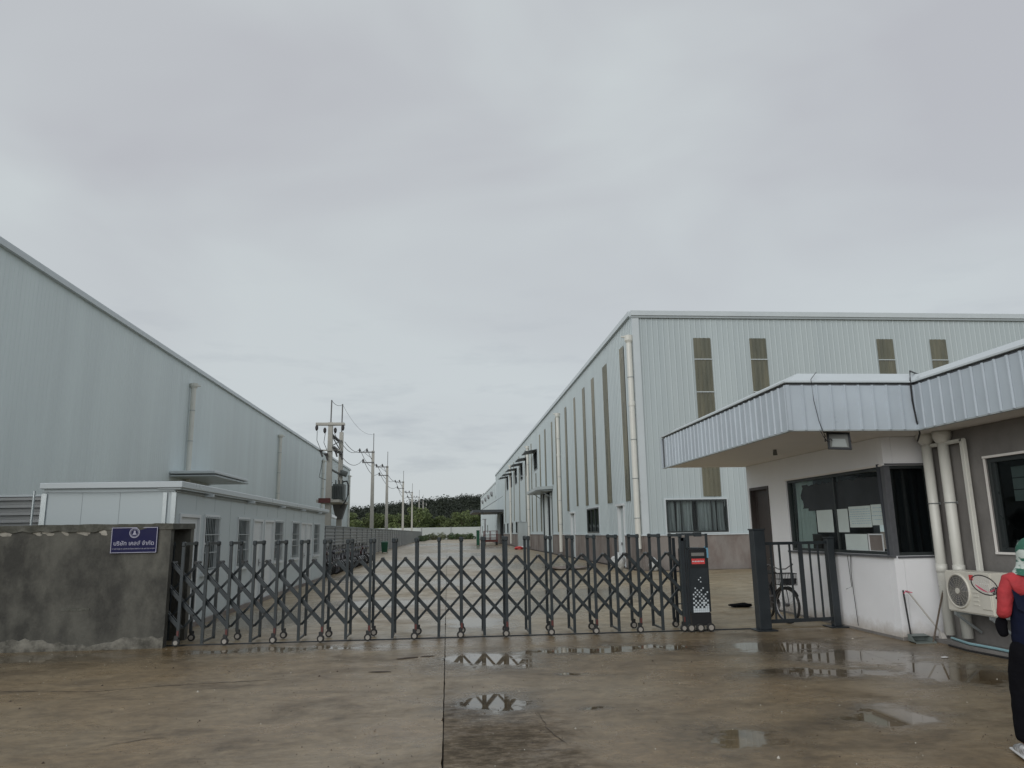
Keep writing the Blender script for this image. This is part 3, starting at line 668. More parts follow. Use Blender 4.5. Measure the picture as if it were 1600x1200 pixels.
for h in sorted(h for h in hol if h[2] == 0)+[(RE-RY, 0, 0, 0)]:
    b.box(e, h[0], 0.0, 0.10, BZ-0.02, BZ+0.03); e = h[1]
b.build('drip_trim', M['trim'], rw)
FF = ((RX, RY, 0), (1, 0), (0, -1))      # front facade, s = X-RX
b = MB(FF); sheet(b, 34, BZ, 11.2, 0.25, 0.04, 0.014, [(9.38-RX, 12.08-RX, 1.56, 2.95)]); b.build('front_wall', M['clad'], rw)
b = MB(FF); b.box(0, 34, -0.2, 0.06, 0, BZ-0.02); b.build('front_base', M['base_conc'], rw)
b = MB(FF); b.box(-0.1, 34, 0.03, 0.10, BZ-0.02, BZ+0.03); b.build('drip_trim', M['trim'], rw)
b = MB(); b.box(RX-0.05, RX+0.25, RY-0.07, RY+0.0, BZ+0.03, 11.2); b.box(RX-0.05, RX-0.0, RY, RY+0.10, BZ+0.03, 11.25); b.build('corner_trim', M['trim'], rw)
b = MB(); b.box(RX-0.1, RX+34, RY-0.14, RY+0.25, 11.2, 11.42); b.build('parapet_trim', M['trim'], rw)
b = MB(); b.box(RX-0.14, RX+0.2, RY+0.26, RE+0.1, RHs-0.12, RHs+0.10); b.build('eave_trim', M['trim'], rw)
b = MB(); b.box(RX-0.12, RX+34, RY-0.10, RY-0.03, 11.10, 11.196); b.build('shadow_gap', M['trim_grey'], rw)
b = MB(); b.add([(RX, RY+0.1, 11.3), (RX+34, RY+0.1, 11.3), (RX+34, RE, 11.3), (RX, RE, 11.3)], [(0, 1, 2, 3)]); b.box(RX+0.3, RX+34, RE-0.1, RE, 0, 11.1); b.build('roof', M['trim_grey'], rw)
# front skylight strips, panel by panel
def strip_panel(mb, s0, s1, z0, z1, d=0.034):
    n = 4; p = (s1-s0)/n
    xs = []
    for i in range(n):
        a = s0+i*p; xs += [(a, d), (a+p*0.36, d), (a+p*0.44, d+0.028), (a+p*0.58, d+0.028), (a+p*0.66, d)]
    xs.append((s1, d))
    for (a, da), (c_, dc) in zip(xs, xs[1:]): mb.add([(a, da, z0), (c_, dc, z0), (c_, dc, z1), (a, da, z1)], [(0, 1, 2, 3)])
for (x0, x1) in ((11.08, 11.88), (13.70, 14.48), (19.78, 20.58), (22.38, 23.18)):
    zz = [10.2, 9.19, 7.69, 6.19, 4.69, 3.06]
    st = None
    for a, c_ in zip(zz, zz[1:]):
        mb = MB(FF); strip_panel(mb, x0-RX, x1-RX, c_+0.02, a-0.02)
        o = mb.build('skylight_strip' if st is None else 'skylight_panel', M['olive'], rw if st is None else st)
        if st is None: st = o
        if c_ > 3.2:
            mb = MB(FF); mb.box(x0-RX, x1-RX, 0.03, 0.075, c_-0.018, c_+0.018); mb.build('joint_strip', M['trim'], st)
# side skylight strips
for (y0, y1, z0) in ((32.35, 33.2, 2.97), (36.0, 37.1, 3.02), (39.4, 40.2, 3.1), (42.2, 43.0, 3.12), (45.5, 46.1, 3.2), (49.1, 49.8, 3.0), (53.7, 54.4, 1.65), (56.0, 56.6, 5.2), (60.0, 60.7, 5.2), (63.5, 64.2, 1.7), (66.9, 67.5, 1.7), (70.3, 70.9, 1.7), (75.8, 76.4, 1.7), (82.6, 83.2, 1.7), (89.4, 90.0, 3.0), (96, 96.6, 3.0), (103, 103.6, 3.0)):
    y0, y1, z0 = sc(y0), sc(y1), zc(z0)
    tz = zc(10.0) if y0 < 68.5 or not any(abs(y0-a) < 2.5 for a in awn_y) else 7.1
    mb = MB(FS); strip_panel(mb, S_(y1), S_(y0), z0, tz); mb.build('skylight_strip', M['olive'], rw)
# side windows, doors
for (kind, y0, y1, z0, z1) in opens:
    s0, s1 = S_(y1), S_(y0)
    if kind == 'win':
        mb = MB(FS); frame4(mb, s0, s1, z0, z1, 0.07, -0.05, 0.07)
        nn = 3 if y0 < 60 else 1
        for i in range(1, nn): q = s0+(s1-s0)*i/nn; mb.box(q-0.025, q+0.025, -0.04, 0.05, z0+0.07, z1-0.07)
        w_ = mb.build('window', M['frame'], rw)
        mb = MB(FS); mb.add([(s0+0.05, 0, z0+0.05), (s1-0.05, 0, z0+0.05), (s1-0.05, 0, z1-0.05), (s0+0.05, 0, z1-0.05)], [(0, 1, 2, 3)]); mb.build('pane', M['glass_dark'], w_)
        mb = MB(FS); curtain_mb(mb, s0+0.3, s1-0.1, z0+0.05, z1-0.05, -0.16, 0.04, 18, int(y0)); mb.build('curtain', M['curtain'] if y0 < 60 else M['curtain_dark'], w_)
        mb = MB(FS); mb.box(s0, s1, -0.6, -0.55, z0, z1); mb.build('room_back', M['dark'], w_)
        mb = MB(FS); frame4(mb, s0-0.06, s1+0.06, z0-0.06, z1+0.06, 0.06, 0.0, 0.05); mb.build('surround', M['trim'], w_)
    if kind == 'door':
        mb = MB(FS); mb.box(s0+0.07, s1-0.07, -0.10, -0.06, 0.02, z1-0.1); d_ = mb.build('door', M['clad'], rw)
        mb = MB(FS); mb.box(s0, s0+0.07, -0.15, 0.09, 0, z1); mb.box(s1-0.07, s1, -0.15, 0.09, 0, z1); mb.box(s0-0.04, s1+0.04, -0.1, 0.16, z1, z1+0.10); mb.build('frame', M['white'], d_)
        mb = MB(FS); mb.box(s0+0.15, s0+0.2, -0.06, 0.0, 1.0, 1.12); mb.build('handle', M['chrome'], d_)
    if kind == 'awn':
        mb = MB(FS); frame4(mb, s0, s1, z0, z1, 0.08, -0.05, 0.06); w_ = mb.build('vent_opening', M['frame'], rw)
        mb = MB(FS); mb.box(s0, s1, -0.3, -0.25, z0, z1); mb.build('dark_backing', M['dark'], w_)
        mb = MB(FS)
        for j in range(6): q = z0+0.12+j*(z1-z0-0.2)/6; mb.add([(s0+0.08, 0.03, q), (s1-0.08, 0.03, q), (s1-0.08, -0.08, q+0.14), (s0+0.08, -0.08, q+0.14)], [(0, 1, 2, 3)])
        mb.build('louvre', M['canopy_dark'], w_)
        mb = MB(FS); mb.hexa([(s0-0.9, 0.03, z1+0.08), (s1+0.1, 0.03, z1+0.08), (s1+0.1, 1.15, z1-0.12), (s0-0.9, 1.15, z1-0.12), (s0-0.9, 0.03, z1+0.16), (s1+0.1, 0.03, z1+0.16), (s1+0.1, 1.15, z1-0.04), (s0-0.9, 1.15, z1-0.04)])
        mb.build('awning', M['canopy_dark'], w_)
# big sliding door near
mb = MB(FS); s0, s1 = S_(sc(62.2)), S_(sc(57.1))
mb.box(s0, s0+1.7, -0.12, -0.02, 0.05, 4.8); dA = mb.build('sliding_door', M['clad_left'], rw)
mb = MB(FS); mb.box(s1-1.7, s1, -0.12, -0.02, 0.05, 4.8); dB = mb.build('sliding_door', M['clad_left'], rw)
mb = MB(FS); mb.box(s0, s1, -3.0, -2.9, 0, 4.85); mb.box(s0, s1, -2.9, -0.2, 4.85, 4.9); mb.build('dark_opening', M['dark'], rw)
for q in (s0-0.12, s1): mb = MB(FS); mb.box(q, q+0.12, -0.1, 0.08, 0, 4.85); mb.build('door_jamb', M['frame'], rw)
mb = MB(FS); mb.hexa([(s0-1.6, 0.03, 5.0), (s1+0.6, 0.03, 5.0), (s1+0.6, 1.3, 4.94), (s0-1.6, 1.3, 4.94), (s0-1.6, 0.03, 5.24), (s1+0.6, 0.03, 5.24), (s1+0.6, 1.3, 5.18), (s0-1.6, 1.3, 5.18)])
cn = mb.build('door_canopy', M['canopy_pale'], rw)
mb = MB(FS)
for q in (s0+0.1, s1-0.1): mb.bar((q, 0.05, 4.3), (q, 1.0, 4.95), 0.05, 0.05, side=(1, 0, 0))
mb.box(s0-1.5, s1+0.5, 0.06, 1.24, 4.88, 4.935); mb.build('bracket', M['trim_grey'], cn)
# far loading bay canopy
s0, s1 = S_(sc(115.0)), S_(sc(107.6))
mb = MB(FS); mb.box(s0, s1, -4.0, -3.9, 0, 4.4); mb.box(s0, s0+0.1, -3.9, -0.2, 0, 4.4); mb.box(s0, s1, -3.9, -0.2, 4.4, 4.45); mb.build('loading_bay', M['dark2'], rw)
mb = MB(FS); mb.box(s0-6, s1+0.6, 0.04, 4.6, 4.62, 5.0); cn = mb.build('bay_canopy', M['canopy_dark'], rw)
mb = MB(FS)
for q in (s1-0.2, s0-3): mb.tube([(q, 3.4, 4.95), (q, 0.05, 7.0)], 0.035, 6); mb.tube([(q, 3.2, 4.62), (q, 3.2, 4.3)], 0.12, 6)
mb.build('tie_rod', M['fence_post'], cn)
# downpipes
for y in (31.3, 54.0, 75.3, 96.9):
    X_ = RX-0.18; top = 9.98; yy = y if y > 32 else 31.84
    if y < 32: X_ = RX-0.18
    rad = 0.13
    b = MB(); b.tube([(X_, yy, 0.25 if y > 32 else 0.9), (X_, yy, top)], rad, 12); b.tube([(X_, yy, top), (X_, yy, top+0.12), (X_, yy, top+0.34)], [rad, 0.2, 0.22], 12)
    b.tube([(X_, yy, 7.1), (X_, yy, 7.3)], rad+0.02, 12)
    b.tube([(X_, yy, top+0.25), (X_-0.35, yy, top+0.30)], 0.04, 6)
    dp = b.build('downpipe', M['pvc'], rw)
    b = MB()
    for z in (2.2, 3.9, 5.6, 8.4): b.torus((X_, yy, z), (0, 0, 1), rad+0.008, 0.016, 14, 5); b.box(X_, RX, yy-0.015, yy+0.015, z-0.015, z+0.015)
    b.build('pipe_clip', M['galv'], dp)
# front window
s0, s1, z0, z1 = 9.38-RX, 12.08-RX, 1.56, 2.95
mb = MB(FF); frame4(mb, s0, s1, z0, z1, 0.06, -0.05, 0.08)
for i in (1, 2, 3): q = s0+(s1-s0)*i/4; mb.box(q-0.025, q+0.025, -0.04, 0.06, z0+0.06, z1-0.06)
w_ = mb.build('window', M['frame'], rw)
for i in range(4):
    a = s0+0.06+i*(s1-s0-0.06)/4; c_ = a+(s1-s0-0.06)/4-0.055
    mb = MB(FF); mb.add([(a, 0.0, z0+0.06), (c_, 0.0, z0+0.06), (c_, 0.0, z1-0.06), (a, 0.0, z1-0.06)], [(0, 1, 2, 3)]); mb.build('pane', M['glass'], w_)
for i, (a, c_) in enumerate(((s0+0.05, s0+0.42), (s0+0.55, s0+1.25), (s0+1.42, s0+2.25), (s0+2.35, s1-0.05))):
    mb = MB(FF); curtain_mb(mb, a, c_, z0+0.02, z1-0.02, -0.20, 0.045, 20, i*3+1); mb.build('curtain', M['curtain'], w_)
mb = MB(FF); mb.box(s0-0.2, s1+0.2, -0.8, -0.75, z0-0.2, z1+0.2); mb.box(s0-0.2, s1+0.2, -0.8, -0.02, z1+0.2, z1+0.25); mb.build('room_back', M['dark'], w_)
mb = MB(FF); frame4(mb, s0-0.06, s1+0.06, z0-0.06, z1+0.06, 0.06, 0.0, 0.06); mb.build('surround', M['trim'], w_)
for c in rw.children: c.location = (-RX, -RY, 0)

# rear extension
re_ = thing('rear_warehouse', 'lower pale steel warehouse joined to the far end of the big right one', 'warehouse', (RX+0.02, RE+0.5, 0))
FX = ((0, 58.5, 0), (0, -1), (-1, 0))
b = MB(FX); sheet(b, 58, 1.2, 10.2, 0.6, 0.1, 0.04); b.box(0, 58, -0.2, 0.04, 0, 1.2); b.build('side_wall', M['clad'], re_)
b = MB(); b.box(-0.1, 0.25, 0.3, 58.7, 10.1, 10.35); b.box(0.26, 20, 58.3, 58.6, 0, 10.1); b.build('eave_trim', M['trim'], re_)
for i, s_ in enumerate((8, 19, 31, 44)):
    b = MB(FX); b.tube([(58-s_, 0.03, 8.7), (58-s_, 0.45, 8.6)], 0.45, 12); b.build('roof_vent', M['fence_post'], re_)
for s_ in (26, 50):
    b = MB(FX); b.box(58-s_-1, 58-s_+1, 0.03, 0.08, 1.6, 3.2); w_ = b.build('window', M['frame'], re_)
    b = MB(FX); b.add([(58-s_-0.9, 0.085, 1.7), (58-s_+0.9, 0.085, 1.7), (58-s_+0.9, 0.085, 3.1), (58-s_-0.9, 0.085, 3.1)], [(0, 1, 2, 3)]); b.build('pane', M['glass_dark'], w_)

# electrical cabinet, lift platform, bins
t = thing('electrical_cabinet', 'tall grey steel cabinet standing against the right warehouse beside the open door', 'cabinet', (7.78, 77.4, 0))
b = MB(); b.box(-0.5, 0.42, -0.6, 0.6, 0.12, 2.66); b.build('housing', M['canopy_pale'], t, bevel=0.02)
b = MB(); b.box(-0.46, -0.02, -0.63, -0.602, 0.2, 2.58); b.build('door', M['canopy_pale'], t); b = MB(); b.box(0.0, 0.38, -0.63, -0.602, 0.2, 2.58); b.build('door', M['canopy_pale'], t)
b = MB(); b.box(-0.53, 0.45, -0.64, 0.64, 2.66, 2.72); b.tube([(-0.2, 0, 2.72), (-0.2, 0, 2.85)], 0.08, 8); b.build('lid', M['trim_grey'], t)
b = MB(); b.box(-0.5, 0.42, -0.58, 0.58, 0, 0.12); b.build('plinth', M['base_conc'], t)
t = thing('fire_hose', 'small red and white bundle lying at the foot of the grey cabinet', 'fire hose', (7.0, 74.2, 0))
b = MB(); b.torus((0, 0, 0.12), (0, 0.3, 1), 0.35, 0.10, 18, 6); b.build('hose_coil', M['redlamp'], t, smooth=True); b = MB(); b.tube([(0.1, -0.1, 0.22), (0.5, -0.2, 0.28)], 0.09, 8); b.build('nozzle', M['white'], t)
t = thing('lift_platform', 'red wheeled loading platform with guard rails and a tall mast by the far bay', 'loading platform', (5.75, 101.5, 0))
b = MB(); b.box(-0.85, 0.95, -1.1, 1.4, 0.45, 0.75); b.box(-0.7, 0.8, -1.0, 1.3, 0.9, 1.0); b.build('deck', M['red'], t)
b = MB()
for x in (-0.85, 0.0, 0.9):
    for y in (-1.05, 1.3): b.box(x-0.04, x+0.04, y-0.04, y+0.04, 0.75, 1.9)
for z in (1.35, 1.85):
    for y in (-1.05, 1.3): b.box(-0.88, 0.93, y-0.03, y+0.03, z, z+0.06)
b.build('guard_rail', M['red'], t)
b = MB(); b.box(-0.75, -0.55, 0.4, 0.6, 0.7, 3.5); b.box(-1.0, -0.45, 0.42, 0.58, 3.4, 3.5); b.build('mast', M['fence_post'], t)
for x in (-0.75, 0.85):
    for y in (-0.8, 1.1): b = MB(); b.disc((x, y, 0.26), (1, 0, 0), 0.26, 0.16, 14); b.build('wheel', M['rubber'], t)
def bin_(loc, w, h, label):
    t = thing('rubbish_bin', label, 'bin', loc)
    b = MB(); a = w/2; c_ = w*0.38
    b.hexa([(-c_, -c_, 0.08), (c_, -c_, 0.08), (c_, c_, 0.08), (-c_, c_, 0.08), (-a, -a, h-0.1), (a, -a, h-0.1), (a, a, h-0.1), (-a, a, h-0.1)]); b.build('body', M['green_bin'], t)
    b = MB(); b.hexa([(-a-0.03, -a-0.05, h-0.1), (a+0.03, -a-0.05, h-0.1), (a+0.03, a+0.03, h-0.1), (-a-0.03, a+0.03, h-0.1), (-a*.8, -a*.7, h), (a*.8, -a*.7, h), (a*.8, a*.8, h), (-a*.8, a*.8, h)]); b.build('lid', M['green_bin'], t)
    for x in (-a*0.7, a*0.7): b = MB(); b.disc((x, c_, 0.09), (1, 0, 0), 0.09, 0.05, 10); b.build('wheel', M['rubber'], t)
bin_((-5.75, 70.5, 0), 0.62, 1.05, 'green wheeled bin standing beside the corrugated fence past the motorcycles')
t = thing('green_locker', 'tall narrow dark green box standing at the far end of the yard', 'locker', (4.0, 99, 0))
b = MB(); b.box(-0.2, 0.2, -0.3, 0.3, 0.06, 1.9); b.build('body', M['green_bin'], t, bevel=0.03); b = MB(); b.box(-0.22, 0.22, -0.32, 0.32, 1.9, 2.0); b.build('lid', M['green_bin'], t)
for x in (-0.15, 0.15): b = MB(); b.box(x-0.04, x+0.04, -0.25, 0.25, 0, 0.06); b.build('foot', M['rubber'], t)

# wrapped bundles at the warehouse foot
def lump(name, loc, rx, ry, h, m_, label, cat, seed):
    r_ = random.Random(seed); bm = bmesh.new(); bmesh.ops.create_icosphere(bm, subdivisions=3, radius=1)
    for v in bm.verts:
        d = v.co.copy(); q = 1+0.10*math.sin(d.x*5+seed)+0.08*math.sin(d.y*7+d.z*4+seed)+r_.uniform(-.02, .02)
        v.co = Vector((d.x*rx*q, d.y*ry*q, max(0, h*0.5+d.z*h*0.5*q)))
        if v.co.z > h*0.8: v.co.x *= 0.6; v.co.y *= 0.6
    me = bpy.data.meshes.new(name); bm.to_mesh(me); bm.free(); me.materials.append(m_)
    for p in me.polygons: p.use_smooth = True
    return obj(name, me, None, loc, label=label, category=cat)
lump('wrapped_bundle', (7.35, 32.3, 0), 0.32, 0.32, 0.75, M['sack'], 'white plastic wrapped bundle under the corner downpipe of the right warehouse', 'bundle', 1)
lump('wrapped_bundle', (8.6, 31.1, 0), 0.25, 0.28, 0.55, M['sack'], 'smaller pale wrapped bundle against the front base of the right warehouse', 'bundle', 2)
lump('mud_heap', (5.4, 34.0, 0), 0.9, 0.5, 0.16, M['base_conc'], 'low brown heap of sand on the yard near the warehouse door', 'heap', 4)

# ================================================================== FAR WALL, TREES, HILL
fw = thing('far_boundary_wall', 'long pale panelled wall closing the far end of the yard', 'wall', (0, 205.5, 0))
pm2 = MB(); pm2.box(0.05, 7.95, 0, 0.2, 0, 3.25); pm2 = pm2.mesh('wall_panel', M['farwall']); pp2 = MB(); pp2.box(-0.12, 0.12, -0.08, 0.25, 0, 3.35); pp2 = pp2.mesh('post', M['fence'])
for i in range(-10, 6):
    obj('wall_panel', pm2, fw, (i*8.0+1, 0, 0)); obj('post', pp2, fw, (i*8.0+1, 0, 0))
hv = []; hf = []; NX, NY = 60, 14
def hillz(x, y):
    t_ = max(0, min(1, (y-235)/150)); t_ = t_*t_*(3-2*t_)
    return t_*(10.5+2.6*math.sin(x*0.035+0.9)+2.0*math.sin(x*0.013+2.0)+0.03*x)
for j in range(NY+1):
    for i in range(NX+1):
        x = -260+i*9; yy = 232+j*28; hv.append((x, yy, hillz(x, yy)-0.1))
for j in range(NY):
    for i in range(NX): a = j*(NX+1)+i; hf.append((a, a+1, a+NX+2, a+NX+1))
MB().add(hv, hf).build('hill', M['leaf_dark'], kind='structure')
def leaves(vv, fs, c, rx, ry, rz_, n, size, r_, shell=0.55):
    for _ in range(n):
        while True:
            d = Vector((r_.uniform(-1, 1), r_.uniform(-1, 1), r_.uniform(-1, 1)))
            if 0.15 < d.length < 1: break
        d = d.normalized()*(d.length**shell)
        p = Vector((c[0]+d.x*rx, c[1]+d.y*ry, c[2]+d.z*rz_))
        a = Vector((r_.uniform(-1, 1), r_.uniform(-1, 1), r_.uniform(-.6, .6))).normalized(); b_ = a.cross(Vector((r_.uniform(-1, 1), r_.uniform(-1, 1), r_.uniform(-1, 1)))).normalized()
        s_ = size*r_.uniform(0.6, 1.3); k_ = len(vv)
        vv += [tuple(p-a*s_), tuple(p+b_*s_*0.5), tuple(p+a*s_), tuple(p-b_*s_*0.5)]; fs.append((k_, k_+1, k_+2, k_+3))
vv, fs = [], []; r_ = random.Random(11)
for i in range(2600):
    x = r_.uniform(-120, 70); yy = 240+200*(r_.random()**0.8); z = hillz(x, yy); h = r_.uniform(3.0, 6.5)
    rr_ = r_.uniform(1.8, 3.6)
    leaves(vv, fs, (x, yy, z+h*0.55), rr_, rr_, h*0.5, 70, 0.42, r_, 0.8)
MB().add(vv, fs).build('forest', M['leaf_dark'], kind='stuff', label='dark green forest covering the low hill behind the yard')
# row of lighter trees behind the far wall
protos = []
for s_ in range(5):
    r_ = random.Random(100+s_); tt = obj('tree', None, None); 
    b = MB(); b.tube([(0, 0, 0), (0.1, 0.05, 2.5), (0.0, 0.1, 5.5)], [0.18, 0.13, 0.06], 7)
    for q in range(5): a = r_.uniform(0, 6.28); z = r_.uniform(2, 4.5); b.tube([(0.05, 0.05, z), (math.cos(a)*1.1, math.sin(a)*1.1, z+1.3)], [0.07, 0.03], 5)
    b.build('trunk', M['bark'], tt)
    vv, fs = [], []
    for q in range(11):
        a = r_.uniform(0, 6.28); rad = r_.uniform(0, 1.7); z = r_.uniform(1.6, 6.8)
        w = (1.5-0.12*z*0.8)
        leaves(vv, fs, (math.cos(a)*rad, math.sin(a)*rad, z), 1.25*w+0.4, 1.25*w+0.4, 1.0, 130, 0.28, r_)
    MB().add(vv, fs).build('crown', M['leaf_light'], tt)
    protos.append(tt)
used = set(); xs_ = []
x = -46.0; r_ = random.Random(21); i = 0
spots = []
while x < 24 and len(spots) < 28: spots.append(x); x += r_.uniform(2.0, 3.1)
for i, x in enumerate(spots):
    p = protos[i % 5]
    if i < 5: o = p
    else: o = copy_tree(p)
    o.location = (x, r_.uniform(212, 224), 0); s_ = r_.uniform(0.88, 1.15); o.scale = (s_, s_, s_*r_.uniform(0.9, 1.12)); o.rotation_euler = (0, 0, r_.uniform(0, 6.28))
    o['category'] = 'tree'; o['group'] = 'light green trees behind the far wall'
    o['label'] = 'feathery light green tree behind the far wall, %s from the left end' % ordinal(i)
vv, fs = [], []; r_ = random.Random(31)
for i in range(60):
    x = r_.uniform(-5.6, 7.6); leaves(vv, fs, (x, r_.uniform(199, 203), r_.uniform(0.3, 1.0)), 0.7, 0.7, r_.uniform(0.4, 1.1), 60, 0.22, r_)
for i in range(30):
    leaves(vv, fs, (-5.9+r_.uniform(-.5, .8), r_.uniform(165, 200), 0.5), 0.5, 0.9, 0.7, 50, 0.2, r_)
MB().add(vv, fs).build('undergrowth', M['leaf_shrub'], kind='stuff', label='strip of overgrown shrubs and weeds at the foot of the far wall')

# ================================================================== UTILITY POLES
def straight_pole(h, w0, w1):
    b = MB(); b.hexa([(-w0, -w0, 0), (w0, -w0, 0), (w0, w0, 0), (-w0, w0, 0), (-w1, -w1, h), (w1, -w1, h), (w1, w1, h), (-w1, w1, h)]); return b
poles = [(94.0, 12.0), (116.4, 12.1), (158.9, 12.6), (199.4, 12.6), (249, 13.7), (290, 14.2), (335, 14.8)]
plabel = ['tallest single concrete power pole, standing nearest the transformer', 'second single power pole back from the transformer', 'third single power pole back from the transformer', 'fourth single power pole back, in front of the wooded hill', 'fifth single power pole back, in front of the wooded hill', 'sixth single power pole, close beside the last one', 'last and smallest power pole of the row']
for (y, h), lb in zip(poles, plabel):
    t = thing('utility_pole', lb, 'utility pole', (-9.3, y, 0), group='single concrete power poles beyond the fence')
    straight_pole(h, 0.24, 0.16).build('shaft', M['pole'], t)
    b = MB(); b.tube([(0.05, 0, h-0.3), (0.05, 0, h+2.2)], 0.045, 6); b.build('ground_wire_rod', M['pole_steel'], t)
    b = MB(); b.box(-1.75, 0.2, -0.24, -0.12, h-0.25, h-0.12); b.box(-1.3, 0.2, -0.24, -0.12, h-1.55, h-1.42); b.bar((-1.0, -0.18, h-0.3), (-0.1, -0.18, h-1.0), 0.05, 0.05); b.build('crossarm', M['pole_steel'], t)
    for (x, z) in ((-1.65, h-0.12), (-0.75, h-0.12), (-1.2, h-1.42)):
        b = MB(); b.tube([(x, -0.18, z), (x, -0.18, z+0.12), (x, -0.18, z+0.28), (x, -0.18, z+0.42)], [0.06, 0.13, 0.10, 0.05], 8); b.build('insulator', M['insul'], t)
ht = thing('transformer_station', 'pair of concrete poles carrying a crossarm and a grey transformer behind the cabin', 'transformer', (-10.2, 65.5, 0))
b = MB(); b.hexa([(-.28, -.28, 0), (.28, -.28, 0), (.28, .28, 0), (-.28, .28, 0), (-.18, -.18, 11.4), (.18, -.18, 11.4), (.18, .18, 11.4), (-.18, .18, 11.4)]); b.build('pole', M['pole'], ht)
b = MB(); b.hexa([(-.0, 4.7, 0), (.5, 4.7, 0), (.5, 5.2, 0), (-.0, 5.2, 0), (.08, 4.8, 11.2), (.42, 4.8, 11.2), (.42, 5.14, 11.2), (.08, 5.14, 11.2)]); b.build('pole', M['pole'], ht)
b = MB(); b.tube([(0, 0, 11.3), (0.02, 0, 13.4)], 0.06, 6); b.tube([(0.25, 5, 11.1), (0.27, 5, 13.9)], 0.06, 6); b.build('ground_wire_rod', M['pole_steel'], ht)
b = MB(); b.box(-1.25, 1.2, -0.32, -0.18, 11.15, 11.35); b.box(-1.25, 1.2, 0.18, 0.32, 11.15, 11.35); b.build('crossarm', M['pole'], ht)
b = MB(); b.box(-0.15, 0.4, 0, 5, 9.2, 9.32); b.box(-0.1, 0.2, 0, 5, 10.3, 10.4); b.box(0.1, 0.3, 0, 5, 7.2, 7.3); b.bar((0, 0.2, 9.3), (0.3, 4.8, 10.4), 0.08, 0.06, side=(1, 0, 0)); b.bar((0, 0.2, 10.4), (0.3, 4.8, 9.3), 0.08, 0.06, side=(1, 0, 0)); b.build('brace', M['pole_steel'], ht)
for (x, z) in ((-1.15, 11.13), (-0.45, 10.9), (0.45, 10.9), (1.1, 11.13)):
    b = MB(); b.tube([(x, -0.28, z), (x, -0.28, z-0.15), (x, -0.28, z-0.35), (x, -0.28, z-0.5)], [0.07, 0.14, 0.13, 0.05], 8); b.build('insulator', M['insul'], ht)
for (x, z) in ((-0.75, 8.9), (-0.3, 8.6), (0.5, 8.9), (0.95, 8.65)):
    b = MB(); b.tube([(x, -0.3, z), (x+0.18, -0.4, z-0.55)], [0.10, 0.07], 8); b.box(x-0.12, x+0.2, -0.5, -0.3, z-0.1, z+0.05); b.build('fuse_cutout', M['insul'], ht)
b = MB(); b.box(-0.9, 0.95, -0.32, -0.24, 8.86, 8.98); b.box(-0.95, 1.0, -0.5, 5.4, 4.45, 4.68); b.build('platform', M['pole'], ht)
b = MB(); b.box(-0.75, 0.25, -0.62, -0.52, 4.40, 4.80); b.build('warning_board', M['red'], ht)
b = MB(); b.box(0.15, 1.1, 1.2, 2.6, 4.7, 6.1)
for j in range(6): b.box(0.05, 0.14, 1.25+j*0.23, 1.33+j*0.23, 4.85, 5.95); b.box(0.25+j*0.15, 0.30+j*0.15, 1.05, 1.2, 4.85, 5.95)
for j in range(3): b.tube([(0.3+j*0.3, 1.9, 6.1), (0.3+j*0.3, 1.9, 6.5)], [0.08, 0.05], 7)
b.build('transformer_tank', M['transf'], ht)
b = MB(); b.tube([(1.0, 1.4, 6.3), (1.35, 1.3, 6.35), (1.5, 1.2, 6.0), (1.5, 1.2, 5.2), (1.3, 1.2, 4.6), (0.9, 1.0, 4.0)], 0.07, 8); b.tube([(-1.1, -0.28, 10.6), (-1.1, -0.3, 9.8), (-0.75, -0.35, 9.0)], 0.025, 5); b.tube([(-0.4, -0.3, 10.4), (-0.5, -0.3, 9.6), (-0.2, -0.3, 8.9)], 0.025, 5); b.tube([(-0.5, -0.4, 8.2), (-0.8, -0.3, 6.6), (0.2, 0.8, 6.2)], 0.025, 5); b.tube([(0.3, 4.4, 7.6), (0.5, 3, 7.3), (0.5, 2, 6.4)], 0.025, 5); b.tube([(0.4, -.3, 10.4), (0.9, 1.5, 8.9), (0.5, 4, 9.0)], 0.025, 5)
b.build('jumper_cable', M['cable'], ht)
b = MB(); b.tube([(0.3, 4.6, 7.4), (0.9, 4.6, 7.2)], 0.28, 8); b.build('cable_coil', M['transf'], ht)
b = MB(); b.hexa([(0.0, 4.5, 3.1), (0.5, 4.5, 3.1), (0.5, 5.3, 3.1), (0.0, 5.3, 3.1), (-0.3, 4.3, 4.44), (0.9, 4.3, 4.44), (0.9, 5.4, 4.44), (-0.3, 5.4, 4.44)]); b.build('bracket', M['pole_steel'], ht)
def wire(name, label, a, c_, sag, r=0.022, n=14, m_='wire', cat='cable', group=None):
    pts = []
    for i in range(n+1):
        t_ = i/n; pts.append((a[0]+(c_[0]-a[0])*t_, a[1]+(c_[1]-a[1])*t_, a[2]+(c_[2]-a[2])*t_-sag*4*t_*(1-t_)))
    o = MB().tube(pts, r, 5).build(name, M[m_]); o['label'] = label; o['category'] = cat
    if group: o['group'] = group
offs = [(-1.65, 0.3, 'outer'), (-0.75, 0.3, 'inner'), (-1.2, -1.0, 'lower')]
pl = [(65.5+5, 10.9)]+poles
for si in range(5):
    for (dx, dz, nm) in offs:
        if si == 0: a = (-9.9+{-1.65: -.1, -0.75: .25, -1.2: 0.1}[dx], 70.6, 10.3 if dz > 0 else 8.8)
        else: a = (-9.3+dx, poles[si-1][0], poles[si-1][1]+dz)
        c_ = (-9.3+dx, poles[si][0], poles[si][1]+dz)
        wire('power_line', '%s wire of the %s power line span back from the transformer' % (nm, ordinal(si)), a, c_, 0.75 if si == 0 else 0.9+0.2*si, 0.028+0.004*si, group='power line conductors between the poles')
wire('ground_wire', 'thin wire joining the two rods above the transformer poles', (-10.18, 65.5, 13.35), (-9.93, 70.5, 13.85), 0.25, 0.02)
